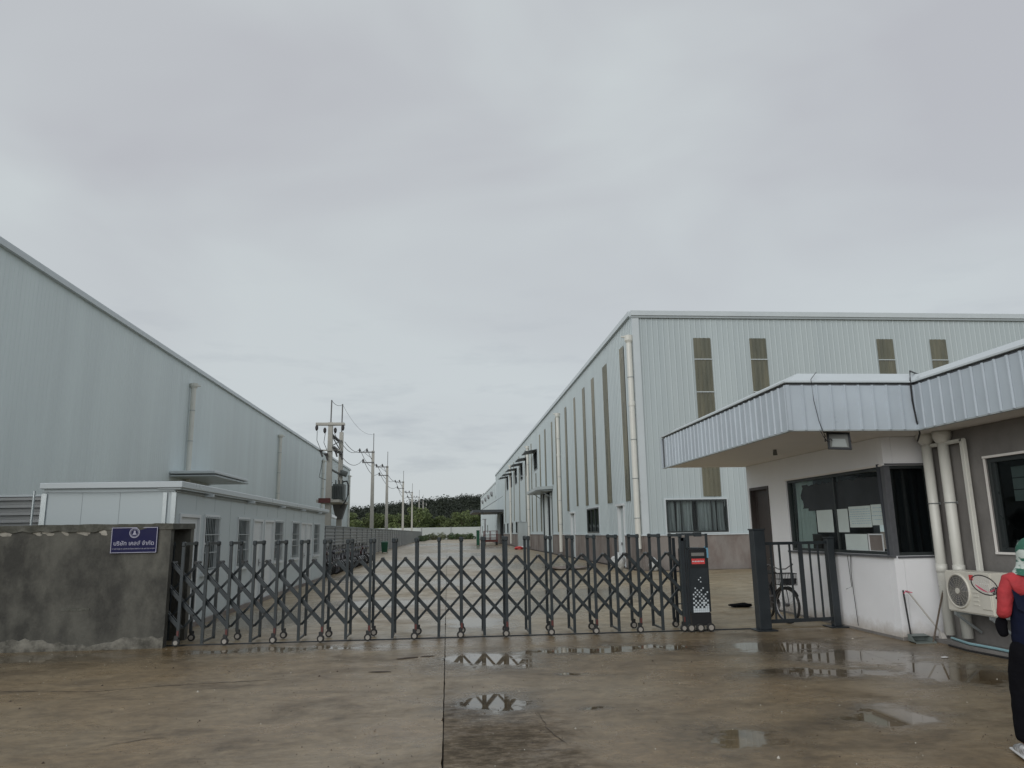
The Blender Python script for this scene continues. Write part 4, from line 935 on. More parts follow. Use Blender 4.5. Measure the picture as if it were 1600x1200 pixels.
wire('ground_wire', 'thin top wire from the transformer poles to the tallest single pole', (-9.93, 70.5, 13.85), (-9.25, 94, 14.1), 0.9, 0.012)

# ================================================================== MOTORCYCLES
def build_moto(ci, i):
    t = obj('motorcycle', None)
    body = M['moto'][ci]
    # long axis = X, front toward +X
    for x in (0.62, -0.62):
        b = MB(); b.torus((x, 0, 0.29), (0, 1, 0), 0.25, 0.045, 20, 6); w_ = b.build('wheel', M['rubber'], t, smooth=True)
        b = MB(); b.torus((x, 0, 0.29), (0, 1, 0), 0.205, 0.014, 20, 4); b.disc((x, 0, 0.29), (0, 1, 0), 0.05, 0.1, 10)
        for k_ in range(5): q = k_*2*PI/5; b.bar((x, 0, 0.29), (x+0.2*math.cos(q), 0, 0.29+0.2*math.sin(q)), 0.03, 0.02)
        b.build('rim', M['chrome'], w_)
    def loft(secs, name, m_):
        vv = []; n = 10
        for (x, z, ry, rz_) in secs:
            for j in range(n): q = 2*PI*j/n; vv.append((x, ry*math.cos(q), z+rz_*math.sin(q)))
        fs = [(k_*n+j, k_*n+(j+1) % n, (k_+1)*n+(j+1) % n, (k_+1)*n+j) for k_ in range(len(secs)-1) for j in range(n)]
        fs += [tuple(range(n))[::-1], tuple(range((len(secs)-1)*n, len(secs)*n))]
        return MB().add(vv, fs).build(name, m_, t, smooth=True)
    loft([(-0.85, 0.74, 0.05, 0.03), (-0.6, 0.68, 0.12, 0.10), (-0.3, 0.6, 0.13, 0.13), (0.0, 0.48, 0.10, 0.10), (0.2, 0.5, 0.11, 0.12), (0.38, 0.66, 0.15, 0.16), (0.48, 0.80, 0.10, 0.10)], 'body', body)
    loft([(-0.72, 0.80, 0.08, 0.03), (-0.5, 0.80, 0.14, 0.045), (-0.1, 0.76, 0.13, 0.05), (0.1, 0.73, 0.07, 0.03)], 'seat', M['rubber'])
    loft([(0.38, 0.96, 0.07, 0.05), (0.50, 0.96, 0.12, 0.09), (0.58, 0.93, 0.08, 0.07)], 'headlamp_cowl', body)
    b = MB(); b.disc((0.585, 0, 0.93), (1, 0, -0.2), 0.065, 0.02, 12); b.build('headlight', M['lens'], t)
    b = MB(); b.tube([(0.40, 0, 0.98), (0.62, 0.06, 0.30)], 0.025, 6); b.tube([(0.40, 0, 0.98), (0.62, -0.06, 0.30)], 0.025, 6); b.build('fork', M['chrome'], t)
    b = MB(); b.tube([(0.30, -0.34, 1.00), (0.40, -0.12, 0.98), (0.42, 0.12, 0.98), (0.30, 0.34, 1.00)], 0.015, 6); b.build('handlebar', M['rubber'], t)
    for s_ in (-1, 1):
        b = MB(); b.tube([(0.36, s_*0.22, 0.99), (0.36, s_*0.28, 1.14)], 0.007, 5); b.disc((0.36, s_*0.29, 1.17), (1, 0, 0), 0.055, 0.02, 10); b.build('mirror', M['rubber'], t)
    b = MB()
    vv = []
    for k_ in range(7):
        q = R(20+k_*22); vv += [(0.62+0.32*math.cos(q), -0.06, 0.29+0.32*math.sin(q)), (0.62+0.32*math.cos(q), 0.06, 0.29+0.32*math.sin(q))]
    b.add(vv, [(k_*2, k_*2+1, k_*2+3, k_*2+2) for k_ in range(6)]); b.build('mudguard', M['moto'][2] if i % 3 == 0 else body, t)
    b = MB(); b.box(-0.15, 0.2, -0.12, 0.12, 0.22, 0.42); b.build('engine', M['ac_dark'], t)
    b = MB(); b.tube([(0.1, 0.14, 0.26), (-0.3, 0.15, 0.26), (-0.85, 0.15, 0.40)], [0.025, 0.04, 0.055], 8); b.build('exhaust', M['chrome'], t)
    b = MB(); b.tube([(-0.1, -0.1, 0.28), (-0.12, -0.30, 0.01)], 0.012, 5); b.build('kickstand', M['chrome'], t)
    return t
mp_ = [build_moto(0, 1), build_moto(1, 2), build_moto(3, 0), build_moto(4, 3), build_moto(0, 4)]
colr = ['black', 'dark red', 'dark blue', 'grey', 'black']
cnt = 20
r_ = random.Random(4)
for i in range(cnt):
    p = mp_[i % 5]; o = p if i < 5 else copy_tree(p)
    o.location = (-5.62+r_.uniform(-.06, .06)+0.010*i, 32.0+i*0.78, 0); o.rotation_euler = (R(-6), 0, R(-12+r_.uniform(-5, 5)))
    o['category'] = 'motorcycle'; o['group'] = 'motorcycles parked in a row along the metal fence'
    o['label'] = ('%s motorcycle at the open right hand end of the parked row' % colr[i % 5]) if i == cnt-1 else '%s motorcycle, %s in the parked row counting from the cabin' % (colr[i % 5], ordinal(i))

# ================================================================== RETRACTABLE GATE
SP = 0.3755; GX0 = -4.27; NG = 23; GY = 12.74; GR = 13.34
gt = thing('retractable_gate', 'dark slate accordion driveway gate stretched across the entrance', 'gate', (GX0, GY, 0))
def G_(mb): mb.fr = ((-GX0, -GY, 0), (1, 0), (0, 1)); return mb
xs_ = [GX0+SP*i for i in range(-1, NG)]
for i, x in enumerate(xs_):
    wheel = (i % 2 == 1)
    zb = 0.14 if wheel else 0.04
    xr = x
    b = MB()
    b.box(x-0.022, x+0.022, GY-0.022, GY+0.022, zb, 1.58); b.box(xr-0.022, xr+0.022, GR-0.022, GR+0.022, zb, 1.58)
    b.box(x-0.020, x+0.020, GY-0.022, GR+0.022, 1.58, 1.625)
    f_ = G_(MB()); f_.box(x-0.022, x+0.022, GY-0.022, GY+0.022, zb, 1.575); f_.box(x-0.022, x+0.022, GR-0.022, GR+0.022, zb, 1.575); f_.box(x-0.020, x+0.020, GY+0.03, GR-0.03, 1.575, 1.62)
    if not wheel: f_.box(x-0.012, x+0.012, GY+0.022, GR-0.022, 0.05, 0.08)
    fo = f_.build('gate_frame', M['gate'], gt)
    for yy in (GY, GR): c_ = G_(MB()); c_.box(x-0.030, x+0.030, yy-0.034, yy+0.034, 1.555, 1.632); c_.build('corner_cap', M['gate'], fo, bevel=0.012)
    if wheel:
        c_ = G_(MB()); c_.box(x-0.016, x+0.016, GY-0.030, GY-0.0225, 0.15, 0.25)
        c_.build('red_bracket', M['red'], fo)
        for yy, dy in ((GY, -0.02), (GR, 0.02)):
            c_ = G_(MB()); c_.disc((x+dy, yy-0.01, 0.066), (0, 1, 0), 0.060, 0.045, 18); wo_ = c_.build('wheel', M['rubber'], gt, bevel=0.006)
            c_ = G_(MB()); c_.disc((x+dy, yy-0.037, 0.066), (0, 1, 0), 0.034, 0.012, 14); c_.build('hub', M['hub'], wo_)
            c_ = G_(MB()); c_.box(x+dy-0.03, x+dy+0.03, yy+0.014, yy+0.02, 0.06, 0.17); c_.box(x+dy-0.03, x+dy+0.03, yy-0.026, yy-0.032, 0.085, 0.17); c_.build('fork', M['gate_knob'], wo_)
XR = 4.02; XL = -5.25
def clipbar(x0, z0, x1, z1):
    if x0 > XR or x1 < XL: return None
    if x1 > XR: t_ = (XR-x0)/(x1-x0); x1, z1 = XR, z0+(z1-z0)*t_
    if x0 < XL: t_ = (XL-x0)/(x1-x0); z0 = z0+(z1-z0)*t_; x0 = XL
    return (x0, z0, x1, z1) if x1-x0 > 0.12 else None
ZT, ZL = 1.295, 0.27
for i in range(-5, NG+2):
    x0 = GX0+SP*(i+0.5); x1 = GX0+SP*(i+3)
    q = clipbar(x0, ZT, x1, ZL)
    if q and q[1]-q[3] > 0.1:
        a = Vector((q[0], GY+0.055, q[1])); c_ = Vector((q[2], GY+0.055, q[3]))
        b = G_(MB()); b.bar(a, c_, 0.052, 0.022); o = b.build('scissor_bar', M['gate'], gt)
        b = G_(MB()); dy = Vector((0, 0.085, 0)); b.bar(a+dy, c_+dy, 0.046, 0.022); b.build('scissor_bar', M['gate'], gt)
    x0 = GX0+SP*i; x1 = GX0+SP*(i+2.5)
    q = clipbar(x0, ZL, x1, ZT)
    if q and q[3]-q[1] > 0.1:
        a = Vector((q[0], GY+0.24, q[1])); c_ = Vector((q[2], GY+0.24, q[3]))
        b = G_(MB()); b.bar(a, c_, 0.038, 0.024); b.build('scissor_bar', M['gate'], gt)
kn = G_(MB())
for i in range(-2, NG):
    xm = GX0+SP*(i+0.5); st_ = (ZT-ZL)/5
    for zz in (ZT, ZT-2*st_, ZT-4*st_):
        if XL < xm < XR: kn.tube([(xm, GY+0.03, zz), (xm, GY+0.27, zz)], 0.026 if zz == ZT else 0.018, 8)
    xp = GX0+SP*i
    for zz in (ZT-st_, ZT-3*st_, ZT-5*st_):
        if XL < xp < XR: kn.tube([(xp, GY+0.022, zz), (xp, GY+0.27, zz)], 0.015, 6)
kn.build('pivot_bolts', M['gate_knob'], gt, kind='stuff')
# motor box
BX0, BX1, BY0, BY1 = 4.10, 4.46, 12.70, 13.25
b = G_(MB()); b.box(BX0, BX1, BY0, BY1, 0.30, 1.38); mbx = b.build('motor_box', M['rail'], gt, bevel=0.02, segs=2)
mbx['label'] = 'dark motor housing with a black display panel and pale pixel pattern'
b = G_(MB()); b.box(BX0+0.01, BX1-0.01, BY0+0.01, BY1-0.01, 0.10, 0.30); b.build('skirt', M['black'], mbx)
b = G_(MB()); b.box(BX0+0.025, BX1-0.03, BY0-0.012, BY0, 1.05, 1.355); b.build('display_panel', M['black'], mbx)
b = G_(MB()); b.box(BX0+0.06, BX1-0.075, BY0-0.016, BY0-0.012, 1.245, 1.30); b.build('display_window', M['screen'], mbx)
b = G_(MB()); b.box(BX0+0.06, BX1-0.07, BY0-0.016, BY0-0.012, 1.11, 1.20); b.build('red_display', M['redlamp'], mbx)
b = G_(MB()); xx = BX0+0.072
for w_ in (0.018, 0.01, 0.02, 0.014, 0.022, 0.01, 0.016, 0.018): b.box(xx, xx+w_, BY0-0.018, BY0-0.016, 1.145, 1.165); xx += w_+0.010
b.build('display_digits', M['checker'], mbx)
b = G_(MB()); r_ = random.Random(9); cs = 0.0345; nc = 8
for j in range(18):
    z = 0.315+j*cs; t_ = j/17
    for i in range(nc):
        chk = (i+j) % 2 == 0
        pz = 1.15-1.0*t_
        show = (t_ < 0.05) or (chk and r_.random() < min(1, 1.25-1.2*t_)) or (not chk and r_.random() < max(0, 0.35-1.1*t_))
        if j < 2: show = True
        if show:
            e = (0.001+0.008*t_)
            b.box(BX0+0.045+i*cs+e, BX0+0.045+(i+1)*cs-e, BY0-0.003, BY0-0.0005, z+e, z+cs-e)
b.build('pixel_pattern', M['checker'], mbx, kind='stuff')
b = G_(MB()); b.box(BX1-0.03, BX1+0.004, BY0-0.006, BY0+0.1, 1.21, 1.40); b.build('film_corner', M['bluefilm'], mbx)
b = G_(MB())
b.box(BX0-0.02, BX0+0.02, BY0-0.01, BY0+0.03, 1.38, 1.62); b.box(BX0+0.021, BX1-0.031, BY0, BY0+0.02, 1.585, 1.61); b.box(BX1-0.03, BX1+0.005, BY0-0.01, BY0+0.03, 1.38, 1.62); 
b.box(BX0+0.14, BX0+0.26, BY0-0.02, BY0+0.05, 1.57, 1.64); b.build('handle_frame', M['gate'], mbx)
b = G_(MB()); b.box(BX0+0.17, BX0+0.21, BY1-0.05, BY1-0.01, 1.38, 1.60); b.box(BX0-0.02, BX1+0.005, BY1-0.05, BY1-0.01, 1.595, 1.63); b.build('rear_handle', M['gate'], mbx)
b = G_(MB()); b.box(4.00, 4.045, 12.70, 12.745, 0.1, 1.55); b.box(4.06, 4.09, 12.72, 12.75, 0.1, 1.50); b.box(4.00, 4.09, 12.70, 12.75, 1.50, 1.56); b.box(4.0, 4.045, 13.2, 13.25, 0.1, 1.55); b.box(3.90, 4.06, 12.72, 12.735, 0.98, 1.0); b.box(3.90, 4.06, 12.72, 12.735, 0.45, 0.47); b.build('end_frame', M['rail'], gt)
for x in (4.08, 4.24, 4.42):
    b = G_(MB()); b.disc((x, 12.69, 0.07), (0, 1, 0), 0.07, 0.05, 18); wo_ = b.build('wheel', M['rubber'], gt, bevel=0.006)
    b = G_(MB()); b.disc((x, 12.66, 0.07), (0, 1, 0), 0.042, 0.014, 14); b.build('hub', M['hub'], wo_)

# ================================================================== GUARD HOUSE
GXs = 6.84; GF = 11.13; GB = 16.55
gh = thing('guard_house', 'white and grey single storey gatehouse with deep ribbed fascia right of the gate', 'building', (GXs, GF, 0))
def H_(mb, o=(0, 0, 0)): mb.fr = ((-GXs, -GF, 0), (1, 0), (0, 1)); return mb
def sidef(): return ((0, GB-GF, 0), (0, -1), (-1, 0))   # s from back to front (0..5.42), normal -X ; already relative
LS = GB-GF
dr = (0.14, 1.12, 0.0, 2.58); wn_r = (1.95, 5.36, 1.25, 2.62)
b = MB(sidef()); holed(b, 0, LS-0.16, -0.15, 0, 0, 3.08, [dr, (wn_r[0], LS-0.16, wn_r[2], wn_r[3])]); b.build('side_wall', M['wwall'], gh)
b = MB(sidef()); b.box(LS-0.155, LS, -0.15, 0, 0, 1.24); b.build('corner_pier', M['wwall'], gh); b = MB(sidef()); b.box(LS-0.155, LS, -0.15, 0, 2.63, 3.08); b.build('corner_lintel', M['wwall'], gh)
b = H_(MB()); b.box(6.995, 7.55, 11.13, 11.28, 0, 1.24); b.build('front_wall', M['wwall'], gh); b = H_(MB()); b.box(6.995, 7.55, 11.13, 11.28, 2.63, 3.08); b.build('front_lintel', M['wwall'], gh)
b = MB(sidef()); b.box(LS-0.08, LS-0.01, -0.10, -0.031, 1.24, 2.63); b.box(LS-0.085, LS+0.012, -0.03, 0.012, 1.24, 2.63); b.build('corner_post', M['frame_grey'], gh)
# rear + far walls (east wall has a window so light comes through)
E_ = ((9.6-GXs, 0, 0), (0, 1), (1, 0))
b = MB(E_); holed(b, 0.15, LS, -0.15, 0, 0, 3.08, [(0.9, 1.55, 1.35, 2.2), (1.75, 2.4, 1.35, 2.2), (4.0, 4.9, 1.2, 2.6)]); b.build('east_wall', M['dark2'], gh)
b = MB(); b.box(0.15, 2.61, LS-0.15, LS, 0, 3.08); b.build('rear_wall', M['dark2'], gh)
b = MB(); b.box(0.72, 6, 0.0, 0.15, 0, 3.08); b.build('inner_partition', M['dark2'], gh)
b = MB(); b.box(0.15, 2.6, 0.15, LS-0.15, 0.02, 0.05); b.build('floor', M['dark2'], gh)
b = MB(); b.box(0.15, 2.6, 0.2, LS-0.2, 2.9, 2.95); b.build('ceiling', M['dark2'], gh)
b = MB(); b.box(0.3, 0.9, 0.5, 3.2, 0.72, 0.76); b.box(0.35, 0.40, 0.5, 3.2, 0.05, 0.72); b.build('desk', M['door_dark'], gh)
# grey wing wall running toward the street
QX = 7.55-GXs
FW = ((QX, 0, 0), (0, -1), (-1, 0))     # s = GF - y
gw = (1.31, 3.6, 1.32, 2.60)
b = MB(FW); holed(b, 0, 8.2, -0.15, 0, 0, 3.08, [gw]); b.build('wing_wall', M['grey_wall'], gh)
b = MB(); b.box(QX+0.151, QX+4, -8.2, -8.05, 0, 3.08); b.build('wing_end_wall', M['grey_wall'], gh)
b = MB(FW); b.box(0, 8.2, -2.5, -2.4, 0, 3.08); b.build('wing_inner_wall', M['dark2'], gh)
# soffit & roof
b = MB(); 
ov = 4.95-GXs; yf = 10.25-GF; yb = 16.68-GF; xr_ = 6.90-GXs
b.box(ov+0.02, 3.0, yf+0.02, yb-0.02, 3.085, 3.12); b.box(xr_+0.02, 4.5, -8.6, yf+0.019, 3.085, 3.12); b.build('soffit', M['soffit'], gh)
b = MB(); b.box(ov+0.05, 3.0, yf+0.05, yb-0.03, 3.75, 3.80); b.box(xr_+0.05, 4.5, -8.6, yf+0.049, 3.75, 3.80); b.build('roof_deck', M['trim'], gh)
b = MB(); b.hexa([(ov+0.02, yf+0.02, 3.80), (3.2, yf+0.02, 3.80), (3.2, yb-0.02, 3.80), (ov+0.02, yb-0.02, 3.80), (ov+0.30, yf+0.25, 3.97), (3.2, yf+0.25, 3.97), (3.2, yb-0.1, 3.97), (ov+0.30, yb-0.1, 3.97)])
b.hexa([(xr_+0.02, -8.6, 3.80), (4.5, -8.6, 3.80), (4.5, yf+0.019, 3.80), (xr_+0.02, yf+0.019, 3.80), (xr_+0.30, -8.4, 3.97), (4.5, -8.4, 3.97), (4.5, yf+0.26, 3.975), (xr_+0.30, yf+0.26, 3.975)])
b.build('roof_cap', M['trim'], gh)
# cap lip
b = MB(); b.box(ov-0.05, ov+0.03, yf-0.05, yb+0.02, 3.775, 3.80); b.box(ov+0.031, xr_-0.05, yf-0.05, yf+0.03, 3.775, 3.80); b.box(xr_-0.049, xr_+0.03, -8.6, yf+0.03, 3.775, 3.80); b.build('cap_flashing', M['trim'], gh)
b = MB(); b.box(ov-0.004, ov+0.02, yf-0.004, yb+0.0, 3.09, 3.76); b.box(ov+0.021, xr_, yf-0.004, yf+0.02, 3.09, 3.76); b.box(xr_-0.004, xr_+0.02, -8.6, yf+0.02, 3.09, 3.76); b.build('fascia_backing', M['frame_grey'], gh)
pw_ = 0.215
fp = MB(); fp.box(0.004, pw_-0.004, 0.0, 0.012, 3.08, 3.735)
fp.hexa([(0.0, 0.012, 3.078), (0.034, 0.012, 3.078), (0.026, 0.036, 3.078), (0.008, 0.036, 3.078), (0.0, 0.012, 3.74), (0.034, 0.012, 3.74), (0.026, 0.036, 3.74), (0.008, 0.036, 3.74)])
fpm = fp.mesh('fascia_panel', M['fascia'])
def fpan(x, y, rz): obj('fascia_panel', fpm, gh, (x, y, 0), rz)
# mesh: runs along local +x, outward local +y
n = int((yb-yf)/pw_)
for i in range(n): fpan(ov-0.006, yf+i*pw_, R(90))
for i in range(9): fpan(ov+0.02+(i+1)*pw_, yf-0.006, R(180))
for i in range(36): fpan(xr_-0.006, yf-(i+1)*pw_, R(90))
b = MB(); b.box(ov-0.02, ov+0.03, yf-0.02, yb, 3.062, 3.082); b.box(ov+0.031, xr_-0.02, yf-0.02, yf+0.03, 3.062, 3.082); b.box(xr_-0.019, xr_+0.03, -8.6, yf+0.03, 3.062, 3.082); b.build('bottom_trim', M['trim_grey'], gh)
for (qx, qy) in ((ov-0.035, yf-0.035), (xr_-0.035, yf-0.035), (ov-0.035, yb-0.02)):
    b = MB(); b.box(qx, qx+0.055, qy, qy+0.055, 3.075, 3.74); b.build('fascia_corner', M['fascia'], gh)
# side door (closed dark brown panel)
b = MB(sidef()); b.box(dr[0]+0.05, dr[1]-0.05, -0.12, -0.08, 0.02, 2.52); d_ = b.build('door', M['door_dark'], gh)
b = MB(sidef()); b.box(dr[0], dr[0]+0.05, -0.14, 0.02, 0, 2.58); b.box(dr[1]-0.05, dr[1], -0.14, 0.02, 0, 2.58); b.box(dr[0]+0.05, dr[1]-0.05, -0.14, 0.02, 2.52, 2.58); b.build('frame', M['door_dark'], d_)
b = MB(sidef()); frame4(b, dr[0]+0.15, dr[1]-0.15, 1.3, 2.4, 0.02, -0.08, -0.07); frame4(b, dr[0]+0.15, dr[1]-0.15, 0.2, 1.1, 0.02, -0.08, -0.07); b.build('moulding', M['door_dark'], d_)
b = MB(sidef()); b.tube([(dr[1]-0.14, -0.08, 1.05), (dr[1]-0.14, -0.02, 1.05), (dr[1]-0.26, -0.02, 1.05)], 0.012, 6); b.build('handle', M['chrome'], d_)
# big side window
s0, s1, z0, z1 = wn_r[0], LS-0.085, wn_r[2], wn_r[3]
b = MB(sidef()); b.box(s0, s0+0.05, -0.12, -0.03, z0, z1); b.box(s0+0.05, s1, -0.12, -0.03, z0, z0+0.05); b.box(s0+0.05, s1, -0.12, -0.03, z1-0.05, z1)
for q in (3.72,): b.box(q-0.02, q+0.02, -0.11, -0.05, z0+0.05, z1-0.05)
w_ = b.build('window', M['frame'], gh)
for a, c_ in ((s0+0.05, 3.70), (3.74, s1)):
    b = MB(sidef()); b.add([(a, -0.08, z0+0.05), (c_, -0.08, z0+0.05), (c_, -0.08, z1-0.05), (a, -0.08, z1-0.05)], [(0, 1, 2, 3)]); b.build('pane', M['glass'], w_)
b = MB(sidef()); b.box(s0-0.05, LS+0.03, -0.02, 0.05, z0-0.035, z0-0.002); b.build('sill', M['frame_grey'], w_)
# torn dark tint film: ragged upper edge strip
r_ = random.Random(8); vv = []; n = 30
for i in range(n+1):
    s_ = 2.68+(s1-2.68)*i/n; vv += [(s_, -0.074, z0+0.75), (s_, -0.074, z1-0.10-abs(0.03*math.sin(i*0.9))-r_.uniform(0, .03))]
MB(sidef()).add(vv, [(i*2, i*2+2, i*2+3, i*2+1) for i in range(n)]).build('tint_film', M['tint'], w_)
vv = []; n = 16
for i in range(n+1):
    z = z0+0.8+(z1-0.12-z0-0.8)*i/n; vv += [(2.45+0.05*math.sin(i*0.55)+r_.uniform(-.01, .01), -0.0745, z), (2.70, -0.0745, z)]
MB(sidef()).add(vv, [(i*2, i*2+1, i*2+3, i*2+2) for i in range(n)]).build('tint_film', M['tint'], w_)
b = MB(sidef()); b.box(s0-0.0, s1+0.05, -0.01, 0.015, z1, z1+0.03); b.build('head_trim', M['soffit'], w_)
# front dark window (curtained)
b = MB(); xa, xb = 6.90-GXs, 7.54-GXs; b.box(xa, xb, 0.02, 0.08, 1.24, 1.29); b.box(xa, xb, 0.02, 0.08, 2.58, 2.63); b.box(xb-0.03, xb, 0.02, 0.08, 1.29, 2.58); w2 = b.build('window', M['frame'], gh)
b = MB(); b.add([(xa, 0.05, 1.29), (xb-0.03, 0.05, 1.29), (xb-0.03, 0.05, 2.58), (xa, 0.05, 2.58)], [(0, 1, 2, 3)]); b.build('pane', M['glass_dark'], w2)
b = MB(((0, 0.14, 0), (1, 0), (0, 1))); curtain_mb(b, xa-0.1, xb+0.1, 1.2, 2.66, 0, 0.03, 16, 2); b.build('curtain', M['curtain_dark'], w2)
b = MB(); b.box(xa, xb, -0.02, 0.02, 1.205, 1.235); b.box(xa-0.05, xb, -0.015, 0.01, 2.635, 2.66); b.build('sill', M['frame_grey'], w2)
# wing window
s0, s1, z0, z1 = gw
b = MB(FW); frame4(b, s0, s1, z0, z1, 0.06, -0.11, -0.02)
for q in (2.05, 2.8): b.box(q-0.045, q+0.045, -0.10, -0.03, z0+0.06, z1-0.06)
b.box(s0+0.06, s0+0.12, -0.09, -0.04, z0+0.06, z1-0.06); w3 = b.build('window', M['frame'], gh)
for a, c_ in ((s0+0.12, 2.0), (2.1, 2.75), (2.85, s1-0.06)):
    b = MB(FW); b.add([(a, -0.07, z0+0.06), (c_, -0.07, z0+0.06), (c_, -0.07, z1-0.06), (a, -0.07, z1-0.06)], [(0, 1, 2, 3)]); b.build('pane', M['glass_dark'], w3)
for j in range(3):
    b = MB(FW); b.box(s0+0.2, 1.95, -0.22, -0.20, 2.48-(j+1)*0.16, 2.48-j*0.16-0.012); b.build('blind_slat', M['pale_sheet'], w3)
    b = MB(FW); b.box(2.15, 2.7, -0.22, -0.20, 2.48-(j+1)*0.16, 2.48-j*0.16-0.012); b.build('blind_slat', M['pale_sheet'], w3)
b = MB(FW); b.box(s0+0.18, s1-0.3, -0.20, -0.15, z0+0.10, z0+0.16); b.build('inner_shelf', M['pale_sheet'], w3)
b = MB(FW); b.box(s0-0.03, s1+0.03, 0.0, 0.025, z0-0.03, z0); b.box(s0-0.03, s0-0.005, 0.0, 0.02, z0, z1); b.box(s0-0.03, s1+0.03, 0.0, 0.03, z1+0.003, z1+0.035); b.build('surround', M['soffit'], w3)
# downpipes in the corner
def dpipe(x, y, r, top, hop=True):
    b = MB(); b.tube([(x-GXs, y-GF, 0.10), (x-GXs, y-GF, top)], r, 16)
    b.tube([(x-GXs, y-GF, 1.0), (x-GXs, y-GF, 1.12)], r+0.008, 16)
    if hop: b.tube([(x-GXs, y-GF, top), (x-GXs, y-GF, top+0.04), (x-GXs, y-GF, top+0.10), (x-GXs, y-GF, top+0.18)], [r, r+0.03, 0.13, 0.135], 4 if False else 16)
    p_ = b.build('downpipe', M['pvc'], gh, smooth=False)
    for pl_ in p_.data.polygons: pl_.use_smooth = len(pl_.vertices) == 4
    b = MB(); b.torus((x-GXs, y-GF, 2.02), (0, 0, 1), r+0.004, 0.008, 18, 5); b.box(x-GXs+r, x-GXs+r+0.04, y-GF-0.012, y-GF+0.012, 2.0, 2.04); b.build('pipe_clip', M['galv'], p_)
dpipe(7.42, 10.88, 0.072, 2.92); dpipe(7.44, 10.52, 0.076, 2.90)
b = MB(); x = 7.46-GXs
b.bar((x, 10.82-GF, 2.90), (x, 10.08-GF, 2.90), 0.055, 0.07, side=(1, 0, 0)); b.bar((x, 10.11-GF, 2.93), (x, 10.11-GF, 0.95), 0.085, 0.07, side=(1, 0, 0)); b.build('pipe_duct', M['pvc'], gh, bevel=0.015, segs=2)
# soffit lamp, cables, conduit
b = MB(); b.tube([(5.9-GXs, 12.9-GF, 3.08), (5.9-GXs, 12.9-GF, 2.98)], [0.03, 0.04], 8); b.build('soffit_fitting', M['ac_dark'], gh)
def cab(pts, r=0.008, m_='cable', name='cable'):
    b = MB(); b.tube([(p[0]-GXs, p[1]-GF, p[2]) for p in pts], r, 6); b.build(name, M[m_], gh)
cab([(7.35, 10.7, 3.99), (6.95, 10.35, 3.98), (6.84, 10.21, 3.80), (6.83, 10.20, 3.5), (6.85, 10.19, 3.2), (6.95, 10.3, 3.03), (7.1, 10.6, 2.95)], 0.013)
cab([(5.5, 10.4, 3.97), (5.30, 10.19, 3.82), (5.31, 10.185, 3.5), (5.36, 10.19, 3.2), (5.42, 10.21, 3.04), (5.50, 10.3, 2.98)], 0.005)
cab([(5.4, 10.26, 3.08), (5.42, 10.22, 2.98), (5.50, 10.26, 2.90), (5.56, 10.3, 2.96), (5.6, 10.32, 2.93)], 0.006)
cab([(6.82, 12.35, 1.22), (6.79, 12.34, 0.9), (6.80, 12.33, 0.5), (6.80, 12.3, 0.08)], 0.006)
cab([(6.80, 12.42, 1.22), (6.81, 12.40, 0.7), (6.72, 12.42, 0.66)], 0.005)
# damp brown stain course on wall foot
b = MB(sidef()); b.box(0, LS, 0.0, 0.006, 0, 0.04); b.build('skirting', M['grey_wall'], gh)
b = MB(); b.box(0.003, 0.711, -0.006, 0, 0, 0.05); b.build('skirting', M['grey_wall'], gh)
# low kerb along wing wall
b = MB(); b.box(7.20-GXs, 7.548-GXs, -8.2, -0.14, 0, 0.05); b.build('step', M['grey_wall'], gh)

# papers and added bright-patch sheets in the window (things of their own)
def pale_sheet(label, y0, y1, z0, z1, rows=0, seed=0, m_='pale_sheet'):
    t = thing('notice_or_bright_patch', label, 'notice', (GXs+0.07, (y0+y1)/2, z0))
    w = y1-y0; h = z1-z0
    b = MB(); b.box(-0.004, 0, -w/2, w/2, 0, h); b.build('sheet', M[m_], t)
    if rows:
        b = MB(); r_ = random.Random(seed)
        for j in range(rows):
            z = h-0.05-(h-0.08)*j/rows; y = -w/2+0.02
            while y < w/2-0.06:
                q = r_.uniform(0.02, 0.07); b.box(-0.006, -0.0042, y, y+q, z-0.006, z); y += q+0.02
        b.build('print_line', M['bluefilm'], t, kind='stuff')
    return t
pale_sheet('pale blue notice sheet with small print columns taped inside the gatehouse window', 11.75, 12.42, 1.68, 2.03, 7, 1)
pale_sheet('pale notice sheet right of the blue one next to the window post', 11.33, 11.73, 1.71, 2.04, 4, 2)
pale_sheet('large plain pale sheet low in the gatehouse window', 11.93, 12.62, 1.28, 1.57, 0)
pale_sheet('sheet added as a bright patch in the glass, upper left of gatehouse window', 12.98, 13.56, 1.60, 2.0, 0)  # this sheet and the next stand in for light seen in the glass
pale_sheet('sheet added as a bright patch in the glass, left of the printed notice', 12.46, 12.88, 1.60, 2.0, 0)
t = thing('picture_frame', 'white framed grey panel standing on the gatehouse window sill', 'frame', (GXs+0.07, 11.68, 1.285))
b = MB(((0, 0, 0), (0, 1), (-1, 0))); frame4(b, -0.21, 0.21, 0.0, 0.29, 0.022, 0, 0.015); b.build('border', M['white'], t); b = MB(); b.box(0.001, 0.004, -0.19, 0.19, 0.02, 0.27); b.build('panel', M['base_conc'], t)
# curtain strip left in window
t = obj('curtain', None, None, (GXs+0.2, 14.2, 1.26), label='pale curtain hanging at the left end of the gatehouse window', category='curtain')
b = MB(((0, -0.37, 0), (0, 1), (1, 0))); curtain_mb(b, 0, 0.72, 0, 1.32, 0, 0.02, 16, 5); b.build('cloth', M['pale_sheet'], t)
bx = thing('carton', 'small dark carton on the sill at the left end of the gatehouse window', 'box', (GXs+0.16, 13.78, 1.255))
b = MB(); b.box(-0.05, 0.1, -0.22, 0.1, 0, 0.30); b.build('box', M['door_dark'], bx); b = MB(); b.box(-0.055, 0.105, -0.225, 0.105, 0.30, 0.315); b.build('lid', M['frame_grey'], bx)

